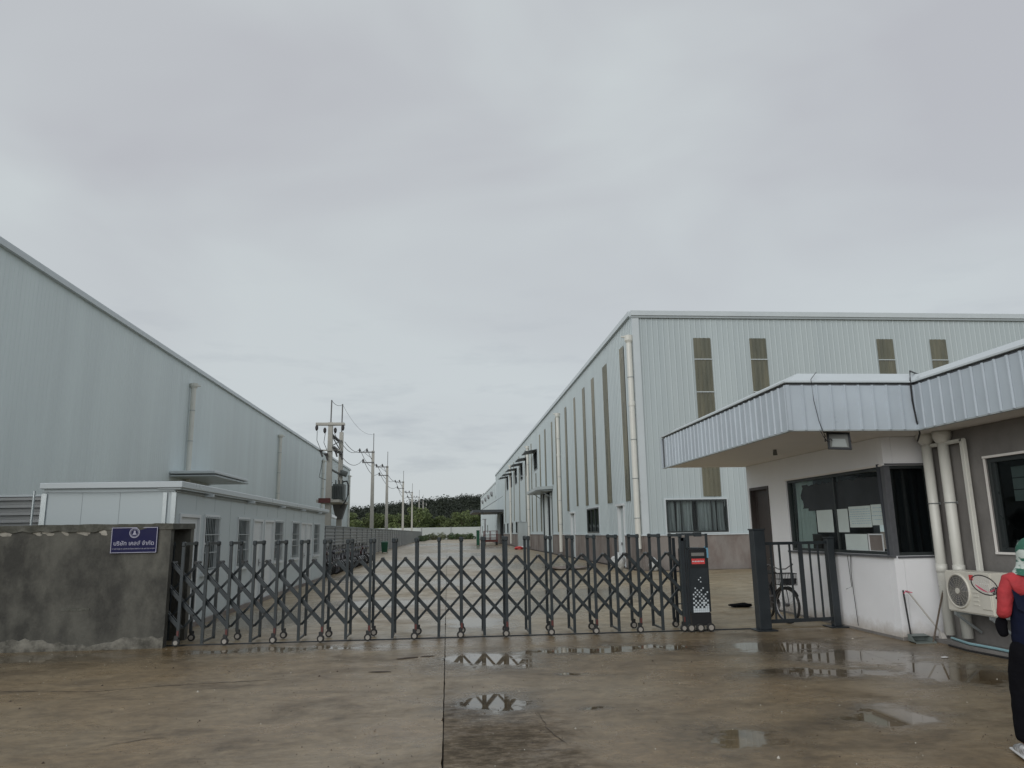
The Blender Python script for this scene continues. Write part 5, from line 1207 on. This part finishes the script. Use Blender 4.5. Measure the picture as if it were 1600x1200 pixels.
# floodlight
fl = thing('floodlight', 'black square floodlight with pale glass hung under the front of the white gatehouse canopy', 'floodlight', (5.72, 10.38, 2.92))
fl.rotation_euler = (R(-14), R(3), R(-10))
b = MB(); b.hexa([(-0.165, -0.03, -0.135), (0.165, -0.03, -0.135), (0.12, 0.06, -0.10), (-0.12, 0.06, -0.10), (-0.165, -0.03, 0.135), (0.165, -0.03, 0.135), (0.12, 0.06, 0.10), (-0.12, 0.06, 0.10)])
b.build('housing', M['black'], fl)
b = MB(((0, 0, 0), (1, 0), (0, -1))); frame4(b, -0.165, 0.165, -0.135, 0.135, 0.03, 0.03, 0.05); b.build('bezel', M['black'], fl)
b = MB(); b.box(-0.134, 0.134, -0.040, -0.031, -0.104, 0.104); b.build('reflector', M['ac_dark'], fl)
b = MB(); b.hexa([(-0.11, -0.044, -0.095), (0.11, -0.044, -0.095), (0.11, -0.041, -0.095), (-0.11, -0.041, -0.095), (-0.09, -0.044, 0.03), (0.09, -0.044, 0.03), (0.09, -0.041, 0.03), (-0.09, -0.041, 0.03)]); b.build('lens', M['lens'], fl)
b = MB(); b.tube([(-0.18, 0, 0), (-0.18, 0.01, 0.15), (0.18, 0.01, 0.15), (0.18, 0, 0)], 0.010, 6); b.build('bracket', M['black'], fl)

# ================================================================== AIR CONDITIONER
ac = thing('air_conditioner', 'ivory outdoor air conditioning unit mounted low on the grey wall', 'air conditioner', (7.13, 10.42, 0.50))
# local frame: s along -Y (toward camera), outward -X
FA = ((0, 0, 0), (0, -1), (-1, 0))
b = MB(FA); b.box(0, 0.92, -0.30, 0, 0.0, 0.56); b.build('casing', M['ac'], ac, bevel=0.018, segs=2)
b = MB(FA); b.torus((0.27, 0.005, 0.29), (0, 1, 0), 0.225, 0.016, 32, 6); b.build('fan_ring', M['ac'], ac, smooth=True)
b = MB(FA); b.disc((0.27, 0.002, 0.29), (0, 1, 0), 0.215, 0.006, 28); b.build('fan_recess', M['ac_dark'], ac)
b = MB(FA)
for rr_ in (0.06, 0.09, 0.12, 0.15, 0.18, 0.205): b.torus((0.27, 0.016, 0.29), (0, 1, 0), rr_, 0.0028, 28, 4)
for i in range(16): q = 2*PI*i/16; b.bar((0.27+0.04*math.cos(q), 0.016, 0.29+0.04*math.sin(q)), (0.27+0.22*math.cos(q), 0.012, 0.29+0.22*math.sin(q)), 0.004, 0.004)
b.build('fan_grille', M['hub'], ac)
b = MB(FA); b.disc((0.27, 0.018, 0.29), (0, 1, 0), 0.04, 0.012, 18); b.build('hub_cap', M['ac'], ac)
b = MB(FA)
for i in range(3):
    q = i*2*PI/3+0.4; c_, s_ = math.cos(q), math.sin(q)
    b.add([(0.27+0.03*c_, 0.009, 0.29+0.03*s_), (0.27+0.2*math.cos(q-0.35), 0.007, 0.29+0.2*math.sin(q-0.35)), (0.27+0.2*math.cos(q+0.35), 0.012, 0.29+0.2*math.sin(q+0.35))], [(0, 1, 2)])
b.build('fan_blade', M['frame_grey'], ac)
b = MB(FA)
for j in range(5): b.box(0.55, 0.66, 0.0, 0.008, 0.12+j*0.055, 0.135+j*0.055)
b.build('louvre', M['ac'], ac)
b = MB(FA); b.box(0.72, 0.90, 0.0, 0.012, 0.08, 0.42); b.build('service_cover', M['ac'], ac, bevel=0.006)
b = MB(FA); b.box(0.52, 0.60, 0.001, 0.004, 0.45, 0.52); b.build('label', M['redlamp'], ac)
b = MB(FA); b.box(0.03, 0.88, -0.25, -0.20, -0.04, 0.0); b.box(0.08, 0.12, -0.40, -0.02, -0.05, -0.005); b.box(0.78, 0.82, -0.40, -0.02, -0.05, -0.005); b.bar((0.10, -0.05, -0.05), (0.10, -0.38, -0.30), 0.03, 0.03, side=(1, 0, 0)); b.bar((0.80, -0.05, -0.05), (0.80, -0.38, -0.30), 0.03, 0.03, side=(1, 0, 0)); b.build('bracket', M['galv'], ac)
b = MB(FA); b.tube([(0.92, -0.1, 0.14), (1.02, -0.12, 0.1), (1.06, -0.2, -0.1), (0.98, -0.3, -0.3)], 0.022, 7); b.tube([(0.92, -0.15, 0.22), (1.05, -0.2, 0.3), (1.05, -0.3, 0.5)], 0.02, 7); b.build('refrigerant_pipe', M['cable'], ac)

# broom, dustpan, stick
def topo(name, label, cat, loc): return thing(name, label, cat, loc)
t = topo('dustpan', 'grey green long handled dustpan standing on the ground against the white wall corner', 'dustpan', (6.98, 10.93, 0))
b = MB(); b.add([(-0.16, -0.14, 0.0), (0.16, -0.14, 0.0), (0.13, 0.1, 0.0), (-0.13, 0.1, 0.0), (-0.16, -0.14, 0.012), (0.16, -0.14, 0.012), (0.13, 0.1, 0.015), (-0.13, 0.1, 0.015), (-0.13, 0.1, 0.11), (0.13, 0.1, 0.11), (-0.14, -0.02, 0.09), (0.14, -0.02, 0.09)],
      [(0, 3, 2, 1), (4, 5, 6, 7), (0, 1, 5, 4), (7, 6, 9, 8), (3, 7, 8, ), (8, 9, 11, 10), (4, 7, 8, 10), (5, 11, 9, 6)]); b.build('pan', M['dustpan'], t)
b = MB(); b.tube([(-0.09, 0.08, 0.10), (-0.12, 0.10, 0.74)], 0.013, 7); b.build('handle', M['cable'], t)
t = topo('broom', 'white poled broom leaning from the wall corner with a pink ribbon at its top', 'broom', (7.30, 10.90, 0))
b = MB(); b.tube([(0, 0, 0.12), (-0.42, 0.06, 0.74)], 0.012, 7); b.build('pole', M['stick_w'], t)
b = MB(); b.hexa([(-0.03, -0.05, 0), (0.07, -0.05, 0), (0.07, 0.04, 0), (-0.03, 0.04, 0), (-0.03, -0.02, 0.13), (0.03, -0.02, 0.13), (0.03, 0.02, 0.13), (-0.03, 0.02, 0.13)]); b.build('bristles', M['stick_w'], t)
b = MB(); b.torus((-0.41, 0.06, 0.72), (0, 0, 1), 0.02, 0.010, 10, 5); b.tube([(-0.42, 0.05, 0.72), (-0.46, 0.03, 0.74), (-0.5, 0.02, 0.70)], 0.008, 5); b.tube([(-0.41, 0.05, 0.72), (-0.36, 0.03, 0.71)], 0.008, 5); b.build('ribbon', M['pink'], t)
t = topo('mop_stick', 'dark brown stick crossing the broom and leaning on the cream downpipe', 'stick', (7.12, 10.85, 0))
b = MB(); b.tube([(0, 0, 0.0), (0.27, 0.0, 0.78)], 0.013, 7); b.build('shaft', M['stick_b'], t)
b = MB(); b.tube([(0.25, 0, 0.72), (0.285, 0, 0.83)], 0.018, 7); b.build('grip', M['cable'], t)
o = MB().tube([(7.35, 10.75, 0.075), (7.22, 10.2, 0.075), (7.24, 9.7, 0.08), (7.25, 8.5, 0.08)], 0.018, 7).build('water_pipe', M['pipe_blue'], label='thin pale blue plastic pipe lying along the foot of the grey wall', category='pipe')
o = MB().tube([(7.12, 10.5, 0.02), (7.05, 10.0, 0.02), (7.12, 9.3, 0.02)], 0.014, 6).build('hose', M['cable'], label='black hose on the ground below the air conditioner', category='hose')
o = lump('cloth_heap', (6.42, 16.35, 0), 0.26, 0.12, 0.10, M['trouser'], 'black cloth heap lying on the ground at the far corner of the gatehouse', 'cloth', 6)
o = lump('paper_scrap', (6.45, 9.62, 0.0), 0.05, 0.03, 0.02, M['litter'], 'white scrap of litter on wet concrete in front of the gatehouse', 'litter', 7)
for (x, y, w, h, a, lb) in ((-0.55, 10.95, 0.16, 0.04, 25, 'elongated brown mud scrap on the street just left of the slab joint'), (-0.85, 9.95, 0.14, 0.03, -5, 'smaller brown mud scrap nearer the viewer, left of the slab joint'), (-0.28, 11.05, 0.10, 0.035, 10, 'short brown mud scrap nearest the slab joint')):
    o = lump('mud_scrap', (x, y, 0.0), w, h*1.4, 0.008, M['mud'], lb, 'mud', int(x*-10)); o.rotation_euler = (0, 0, R(a))
# cracks as thin recessed ribbons
def crack(pts, w, seed):
    r_ = random.Random(seed); vv = []; P_ = []
    for (a, c_) in zip(pts, pts[1:]):
        n = max(2, int(math.hypot(c_[0]-a[0], c_[1]-a[1])/0.06))
        for i in range(n): t_ = i/n; P_.append((a[0]+(c_[0]-a[0])*t_+r_.uniform(-.012, .012), a[1]+(c_[1]-a[1])*t_+r_.uniform(-.012, .012)))
    for i, p in enumerate(P_):
        ww = w*r_.uniform(0.3, 1.0)*min(1, i/4, (len(P_)-1-i)/4+0.05); vv += [(p[0]-ww*0.3, p[1]-ww, 0.004), (p[0]+ww*0.3, p[1]+ww, 0.004)]
    MB().add(vv, [(i*2, i*2+2, i*2+3, i*2+1) for i in range(len(P_)-1)]).build('crack', M['mud'], kind='structure')
crack([(-5.2, 9.5), (-4.0, 9.3), (-3.3, 9.5), (-2.4, 9.62), (-1.8, 9.7)], 0.012, 1)
crack([(0.86, 7.6), (0.88, 6.9), (0.98, 6.3)], 0.012, 2)
crack([(5.75, 10.4), (5.6, 9.3), (5.35, 8.0)], 0.010, 3)
crack([(-2.9, 6.9), (-2.6, 7.1), (-2.3, 7.15)], 0.014, 4)

# ================================================================== SIDE RAILING
rl = thing('side_railing', 'short dark steel railing panel between the gate post and the gatehouse wall', 'railing', (5.37, 12.62, 0))
def post_at(x, y, w, h, base):
    b = MB(); b.box(x-w/2, x+w/2, y-w/2, y+w/2, 0.02, h); p_ = b.build('post', M['rail'], rl, bevel=0.008)
    b = MB(); b.box(x-base/2, x+base/2, y-base/2, y+base/2, 0.0, 0.02); b.build('base_plate', M['rail'], p_)
    b = MB(); b.box(x-w/2-0.01, x+w/2+0.01, y-w/2-0.01, y+w/2+0.01, h, h+0.025); b.build('post_cap', M['rail'], p_)
post_at(-0.04, 0.03, 0.20, 1.66, 0.34); post_at(1.33, 0.2, 0.13, 1.50, 0.34)
yv = lambda x: 0.03+0.17*(x+0.04)/1.37
b = MB(); b.bar((0.05, yv(0.05), 1.43), (1.28, yv(1.28), 1.43), 0.05, 0.04); b.build('top_rail', M['rail'], rl)
b = MB(); b.bar((0.05, yv(0.05), 0.14), (1.28, yv(1.28), 0.14), 0.06, 0.04); b.build('bottom_rail', M['rail'], rl)
for x, w in ((0.20, .026), (0.36, .026), (0.56, .026), (0.76, .075), (0.94, .026), (1.10, .026)):
    b = MB(); b.bar((x, yv(x), 0.17), (x, yv(x), 1.405), w, 0.03); b.build('baluster', M['rail'], rl)

# ================================================================== BICYCLE
bk = thing('bicycle', 'black city bicycle with front basket parked behind the side railing', 'bicycle', (6.12, 13.42, 0))
# local: front wheel at origin, bike extends +y (away)
def wheel(c, ax, nm='wheel'):
    b = MB(); b.torus(c, ax, 0.30, 0.024, 36, 6); w_ = b.build(nm, M['rubber'], bk, smooth=True)
    b = MB(); b.torus(c, ax, 0.275, 0.010, 36, 4); b.disc(c, ax, 0.03, 0.08, 10); b.build('rim', M['chrome'], w_)
    b = MB(); axv = Vector(ax).normalized(); e1 = Vector((0, 0, 1)); e2 = axv.cross(e1)
    for i in range(18): q = 2*PI*i/18; d = math.cos(q)*e1+math.sin(q)*e2; b.tube([Vector(c)+axv*(0.025 if i % 2 else -0.025), Vector(c)+d*0.27], 0.0018, 3)
    b.build('spokes', M['chrome'], w_)
st = R(-17); fax = (math.cos(st), -math.sin(st), 0)
wheel((0, 0, 0.325), fax); wheel((0.10, 1.02, 0.325), (1, -0.1, 0))
F_ = [(0.02, 0.17, 0.78), (0.0, 0.12, 0.95)]
b = MB(); hd = Vector((0.02, 0.17, 0.74)); bb = Vector((0.06, 0.58, 0.30)); se = Vector((0.08, 0.74, 0.72)); ra = Vector((0.10, 1.02, 0.325))
b.tube([hd, bb], 0.018, 8); b.tube([hd-Vector((0, 0, .08)), Vector((0.06, 0.5, 0.40)), bb], 0.015, 8); b.tube([bb, se+(se-bb)*0.12], 0.016, 8); b.tube([bb+Vector((.03, 0, 0)), ra+Vector((.05, 0, 0))], 0.009, 6); b.tube([bb-Vector((.03, 0, 0)), ra-Vector((.05, 0, 0))], 0.009, 6); b.tube([se, ra+Vector((.05, 0, 0))], 0.008, 6); b.tube([se, ra-Vector((.05, 0, 0))], 0.008, 6)
b.build('frame', M['bike'], bk)
b = MB(); v1 = Vector(fax)
for s_ in (-1, 1): b.tube([hd-Vector((0, 0.0, 0.04))+v1*s_*0.04, Vector((0, 0.05, 0.55))+v1*s_*0.045, Vector((0, 0, 0.325))+v1*s_*0.045], 0.010, 6)
b.tube([hd, (0.01, 0.14, 0.93)], 0.014, 8); b.build('fork', M['chrome'], bk)
b = MB(); b.tube([(-0.27, 0.34, 1.02), (-0.20, 0.18, 1.03), (-0.05, 0.12, 0.95), (0.07, 0.10, 0.95), (0.22, 0.13, 1.03), (0.28, 0.28, 1.02)], 0.011, 7); b.build('handlebar', M['chrome'], bk)
b = MB(); b.tube([(-0.27, 0.36, 1.02), (-0.245, 0.25, 1.025)], 0.018, 8); b.tube([(0.285, 0.31, 1.02), (0.255, 0.21, 1.025)], 0.018, 8); b.tube([(-.2, .17, 1.02), (-.25, .2, .99)], .008, 5); b.build('grip', M['rubber'], bk)
b = MB(); bx0, bx1, by0, by1, bz0, bz1 = -0.15, 0.15, -0.16, 0.09, 0.68, 0.88
for z in (bz0, (bz0+bz1)/2, bz1):
    for a, c_ in (((bx0, by0), (bx1, by0)), ((bx1, by0), (bx1, by1)), ((bx1, by1), (bx0, by1)), ((bx0, by1), (bx0, by0))): b.tube([(a[0], a[1], z), (c_[0], c_[1], z)], 0.007 if z == bz1 else 0.004, 5)
for i in range(11):
    x = bx0+(bx1-bx0)*i/10
    for yy in (by0, by1): b.tube([(x, yy, bz0), (x, yy, bz1)], 0.0035, 4)
    b.tube([(x, by0, bz0), (x, by1, bz0)], 0.0035, 4)
for i in range(8):
    yy = by0+(by1-by0)*i/7
    for x in (bx0, bx1): b.tube([(x, yy, bz0), (x, yy, bz1)], 0.0035, 4)
b.box(bx0+0.01, bx1-0.01, by0+0.004, by0+0.008, bz0+0.02, bz0+0.12)
b.build('basket', M['bike'], bk)
b = MB(); b.hexa([(0.01, 0.62, 0.83), (0.15, 0.62, 0.83), (0.19, 0.86, 0.84), (-0.03, 0.86, 0.84), (0.05, 0.58, 0.87), (0.11, 0.58, 0.87), (0.17, 0.86, 0.90), (-0.01, 0.86, 0.90)]); b.build('saddle', M['rubber'], bk, bevel=0.015, segs=2)
for nm, c0, ax, a0, a1 in (('mudguard', (0, 0, 0.325), fax, 20, 150), ('mudguard', (0.10, 1.02, 0.325), (1, -0.1, 0), 10, 170)):
    b = MB(); vv = []; axv = Vector(ax).normalized(); e2 = Vector((0, 0, 1)).cross(axv) if False else axv.cross(Vector((0, 0, 1)))
    for k_ in range(13):
        q = R(a0+(a1-a0)*k_/12); d = math.cos(q)*e2*-1+math.sin(q)*Vector((0, 0, 1)); p = Vector(c0)+d*0.335
        vv += [tuple(p-axv*0.025), tuple(p+axv*0.025)]
    b.add(vv, [(k_*2, k_*2+1, k_*2+3, k_*2+2) for k_ in range(12)]); b.build('mudguard', M['bike'], bk)
b = MB(); b.disc((0.09, 0.58, 0.30), (1, 0, 0), 0.09, 0.01, 18); b.tube([(0.10, 0.58, 0.30), (0.12, 0.62, 0.16)], 0.009, 5); b.tube([(0.02, 0.58, 0.30), (0.0, 0.54, 0.44)], 0.009, 5); b.box(0.10, 0.19, 0.58, 0.66, 0.145, 0.17); b.box(-0.08, 0.0, 0.50, 0.58, 0.43, 0.455); b.build('crank', M['chrome'], bk)
b = MB(); b.tube([(0.02, 0.98, 0.3), (-0.12, 1.0, 0.0)], 0.008, 5); b.build('kickstand', M['chrome'], bk)

# ================================================================== PERSON
def skin_mesh(name, joints, edges, m_, parent, sub=2, root=0, loc=(0, 0, 0)):
    me = bpy.data.meshes.new(name); me.from_pydata([j[:3] for j in joints], edges, []); o = obj(name, me, parent, loc)
    sk = o.modifiers.new('skin', 'SKIN'); sk.use_smooth_shade = True
    lay = me.skin_vertices[0].data if me.skin_vertices else None
    if lay is None: me.skin_vertices_add() if hasattr(me, 'skin_vertices_add') else None
    lay = me.skin_vertices[0].data
    for i, j in enumerate(joints):
        r_ = j[3]; lay[i].radius = r_ if isinstance(r_, tuple) else (r_, r_); lay[i].use_root = (i == root)
    ss = o.modifiers.new('sub', 'SUBSURF'); ss.levels = sub; ss.render_levels = sub
    me.materials.append(m_)
    return o
pe = thing('person', 'person in red and navy jacket, black trousers and green head scarf holding a racket', 'person', (4.345, 5.50, 0.006), rz=R(-20))
pe.rotation_euler = (0, R(4.5), R(-20))
J = [(0, 0, .84, (.125, .09)), (0, 0, .98, (.10, .07)), (0, 0.01, 1.14, (.10, .07)), (0, 0, 1.27, (.09, .06)), (0, 0.01, 1.345, .048), (0, 0.03, 1.40, .05), (0, 0.03, 1.47, (.072, .088)), (0, 0.025, 1.54, (.055, .07)),
     (-.085, 0, .74, .082), (-.10, .015, .44, .056), (-.105, -.01, .24, .050), (-.11, -.01, .08, .034), (.085, 0, .74, .082), (.10, .06, .44, .056), (.105, .05, .24, .05), (.11, .07, .08, .034),
     (-.155, 0, 1.25, .045), (-.192, -.02, 1.13, .038), (-.205, -.03, 1.01, .034), (-.200, .03, 1.02, .030), (-.188, .09, 1.08, .024), (.165, 0, 1.25, .05), (.22, -.01, 1.12, .043), (.245, -.01, 1.01, .036), (.25, .06, .88, .030), (.245, .12, .78, .023)]
E = [(0, 1), (1, 2), (2, 3), (3, 4), (4, 5), (5, 6), (6, 7), (0, 8), (8, 9), (9, 10), (10, 11), (0, 12), (12, 13), (13, 14), (14, 15), (3, 16), (16, 17), (17, 18), (18, 19), (19, 20), (3, 21), (21, 22), (22, 23), (23, 24), (24, 25)]
skin_mesh('body', J, E, M['skin'], pe)
# hands
def folds(o, amp, sc_):
    tx = bpy.data.textures.new('cloth_folds', 'CLOUDS'); tx.noise_scale = sc_; tx.noise_depth = 2
    o.modifiers['sub'].levels = 4; o.modifiers['sub'].render_levels = 4
    d = o.modifiers.new('folds', 'DISPLACE'); d.texture = tx; d.strength = amp; d.mid_level = 0.5; d.texture_coords = 'LOCAL'
    return o
def hand(base, dirv, nrm, m_, curl):
    base = Vector(base); d = Vector(dirv).normalized(); n_ = Vector(nrm).normalized(); s_ = d.cross(n_).normalized()
    js = [tuple(base)+((.026, .018),), tuple(base+d*.045)+((.036, .017),)]; ed = [(0, 1)]
    for k_, (o_, L_) in enumerate(((-.027, .062), (-.009, .072), (.009, .068), (.027, .052))):
        i0 = len(js); p = base+d*.075+s_*o_; js.append(tuple(p)+(.0095,)); ed.append((1, i0)); q = 0
        for f_ in (0.45, 0.3, 0.25):
            q += curl; p = p+(d*math.cos(q)+n_*math.sin(q))*L_*f_; js.append(tuple(p)+(.0085,)); ed.append((len(js)-2, len(js)-1))
    i0 = len(js); p = base+d*.025-s_*.033; js.append(tuple(p)+(.012,)); ed.append((0, i0)); p = p+(d*.6-s_*.5+n_*.5)*.035; js.append(tuple(p)+(.010,)); ed.append((i0, i0+1)); p = p+(d*.6+n_*.7)*.03; js.append(tuple(p)+(.009,)); ed.append((i0+1, i0+2))
    return skin_mesh('hand', js, ed, m_, pe, 1)
hand((-.19, .09, 1.11), (.1, .6, .6), (-.7, .3, -.2), M['cable'], 0.8); hand((.245, .12, .775), (0, .3, -1), (-1, 0, 0), M['skin'], 0.35)
# jacket: navy torso, red yoke and sleeves
JJ = [(0, 0, .73, (.175, .125)), (0, -.005, .87, (.17, .125)), (0, -.005, 1.0, (.165, .12)), (0, 0, 1.23, (.165, .118))]
folds(skin_mesh('jacket_back', JJ, [(0, 1), (1, 2), (2, 3)], M['jacket_navy'], pe), 0.014, 0.12)
JR = [(0, 0, 1.12, (.165, .12)), (0, 0, 1.25, (.165, .115)), (0, 0.01, 1.345, (.085, .070)), (-.155, 0, 1.245, (.062, .070)), (-.192, -.02, 1.13, (.050, .060)), (-.205, -.035, 1.00, (.046, .055)), (-.200, .03, 1.01, .044), (-.190, .075, 1.06, .038), (.175, 0, 1.25, .068), (.23, -.01, 1.12, .060), (.255, -.01, 1.0, .055), (.26, .05, .90, .047), (.258, .10, .82, .044)]
folds(skin_mesh('jacket_yoke', JR, [(0, 1), (1, 2), (1, 3), (3, 4), (4, 5), (5, 6), (6, 7), (1, 8), (8, 9), (9, 10), (10, 11), (11, 12)], M['jacket_red'], pe), 0.015, 0.09)
b = MB()
vv = []; 
b.add([(-0.165, -0.075, 1.20), (-0.02, -0.122, 1.08), (0.165, -0.075, 1.2), (0.14, -0.105, 1.06), (0, -0.135, 0.98), (-0.14, -0.105, 1.06)], [(0, 1, 4, 5), (1, 2, 3, 4)]); b.build('jacket_stripe', M['jacket_navy'], pe)
TJ = [(0, 0, .90, (.15, .105)), (0, 0, .80, (.155, .115)), (-.092, 0, .68, .105), (-.107, .01, .46, .085), (-.112, -.01, .25, .072), (-.113, -.015, .09, .060), (.092, 0, .68, .105), (.11, .05, .46, .085), (.115, .05, .25, .078), (.118, .055, .10, .070)]
folds(skin_mesh('trousers', TJ, [(0, 1), (1, 2), (2, 3), (3, 4), (4, 5), (1, 6), (6, 7), (7, 8), (8, 9)], M['trouser'], pe, root=1), 0.016, 0.11)
for sx, yy in ((-.115, 0), (.118, .07)):
    skin_mesh('shoe', [(sx, yy-.07, .045, (.038, .042)), (sx, yy, .05, (.040, .045)), (sx, yy+.09, .035, (.045, .032)), (sx, yy+.15, .028, (.036, .024))], [(0, 1), (1, 2), (2, 3)], M['shoe'], pe, root=1)
    b = MB(); b.box(sx-.042, sx+.042, yy-.10, yy+.18, 0, .018); b.build('sole', M['litter'], pe, bevel=0.006)
b = MB(); vv = []; n = 20
secs = [(1.30, .135, .095), (1.325, .125, .092), (1.36, .098, .082), (1.40, .088, .086), (1.44, .090, .096), (1.48, .093, .102), (1.52, .090, .098), (1.55, .076, .084), (1.575, .052, .058), (1.588, .024, .027), (1.591, .004, .004)]
for (z, rx, ry) in secs:
    for j in range(n):
        q = 2*PI*j/n; w = 1+0.05*math.sin(3*q+z*40)*(1.6-z)*3; vv.append((rx*w*math.cos(q), 0.005+ry*w*math.sin(q), z+0.008*math.sin(2*q+z*20)))
b.add(vv, [(k_*n+j, k_*n+(j+1) % n, (k_+1)*n+(j+1) % n, (k_+1)*n+j) for k_ in range(len(secs)-1) for j in range(n)]); b.build('head_scarf', M['scarf'], pe, smooth=True)
b = MB(); 
for s_ in (-1, 1): b.disc((s_*.03, .122, 1.49), (0, 1, 0), .009, .006, 10)
b.build('eye', M['hair'], pe)
skin_mesh('face', [(0, .07, 1.52, (.045, .035)), (0, .075, 1.47, (.058, .042)), (0, .07, 1.42, (.04, .035)), (0, .122, 1.47, (.012, .01))], [(0, 1), (1, 2), (1, 3)], M['skin'], pe, root=1)
b = MB(); b.box(-.022, .022, .105, .112, 1.428, 1.436); b.build('mouth', M['pink'], pe)
skin_mesh('pouch', [(-.185, .05, .98, (.03, .04)), (-.205, .07, .93, (.035, .05)), (-.195, .06, .87, (.045, .04)), (-.18, .05, .83, (.03, .03))], [(0, 1), (1, 2), (2, 3)], M['trouser'], pe)

rk = thing('racket', 'small black rimmed racket with a pink band held in front of the air conditioner', 'racket', (4.325, 5.66, 1.095))
rk.rotation_euler = (R(0), R(0), R(3))
A_, C_ = 0.118, 0.066
def el(t_, a, c_): # ellipse in xz plane, rotated
    x = a*math.cos(t_); z = c_*math.sin(t_); q = R(-24); return Vector((-0.135+x*math.cos(q)-z*math.sin(q), 0, 0.135+x*math.sin(q)+z*math.cos(q)))
pts = [el(2*PI*i/32, A_, C_) for i in range(33)]
b = MB(); b.tube(pts, 0.0045, 6, cap=False); b.build('rim', M['cable'], rk)
b = MB()
for i in range(1, 14):
    t_ = -1+2*i/14; h = C_*math.sqrt(1-t_*t_); q = R(-24); c_ = Vector((-0.135, 0, 0.135)); e1 = Vector((math.cos(q), 0, math.sin(q))); e2 = Vector((-math.sin(q), 0, math.cos(q)))
    b.tube([c_+e1*t_*A_-e2*h, c_+e1*t_*A_+e2*h], 0.0012, 4)
    if i < 9:
        t2 = -1+2*i/9; w = A_*math.sqrt(1-t2*t2); b.tube([c_+e2*t2*C_-e1*w, c_+e2*t2*C_+e1*w], 0.0012, 4)
b.build('mesh_face', M['litter'], rk)
vv = [el(PI+PI*i/14+0.5, .095, .048) for i in range(8)]
b = MB(); b.add([tuple(Vector(v)+Vector((0, -.003, 0))) for v in vv], [tuple(range(8))]); b.add([tuple(el(t_, .09, .045)+Vector((0, -.003, 0))) for t_ in (5.2, 5.6, 6.0, 6.3, 6.5)], [(0, 1, 2, 3, 4)]); b.build('pink_band', M['pink'], rk)
p0 = el(0, A_, C_)
b = MB(); b.tube([p0, p0+Vector((.09, 0.0, -.06))], [.006, .010], 7); b.tube([p0+Vector((.085, 0, -.055)), p0+Vector((.16, 0.02, -.10))], .013, 8); b.build('handle', M['cable'], rk)

# ------------------------------------------------------------------ grit on the wet street
r_ = random.Random(77); b = MB()
for i in range(1300):
    x = r_.uniform(-7, 6.4); y = 4.4+8.3*r_.random()**1.2; q = r_.uniform(0.003, 0.009)
    if r_.random() < 0.03: q *= 2.2
    a = r_.uniform(0, 3.1); c_, s_ = math.cos(a)*q, math.sin(a)*q
    b.add([(x-c_, y-s_, 0.0), (x+s_*0.8, y-c_*0.8, 0.0), (x+c_, y+s_, 0.0), (x-s_*0.8, y+c_*0.8, 0.0), (x+q*0.1, y, q*0.9)], [(0, 1, 4), (1, 2, 4), (2, 3, 4), (3, 0, 4)], 0 if r_.random() < 0.75 else 1)
b.build('grit', [M['mud'], M['patch']], kind='stuff', label='loose grit and small stones scattered on the wet street')
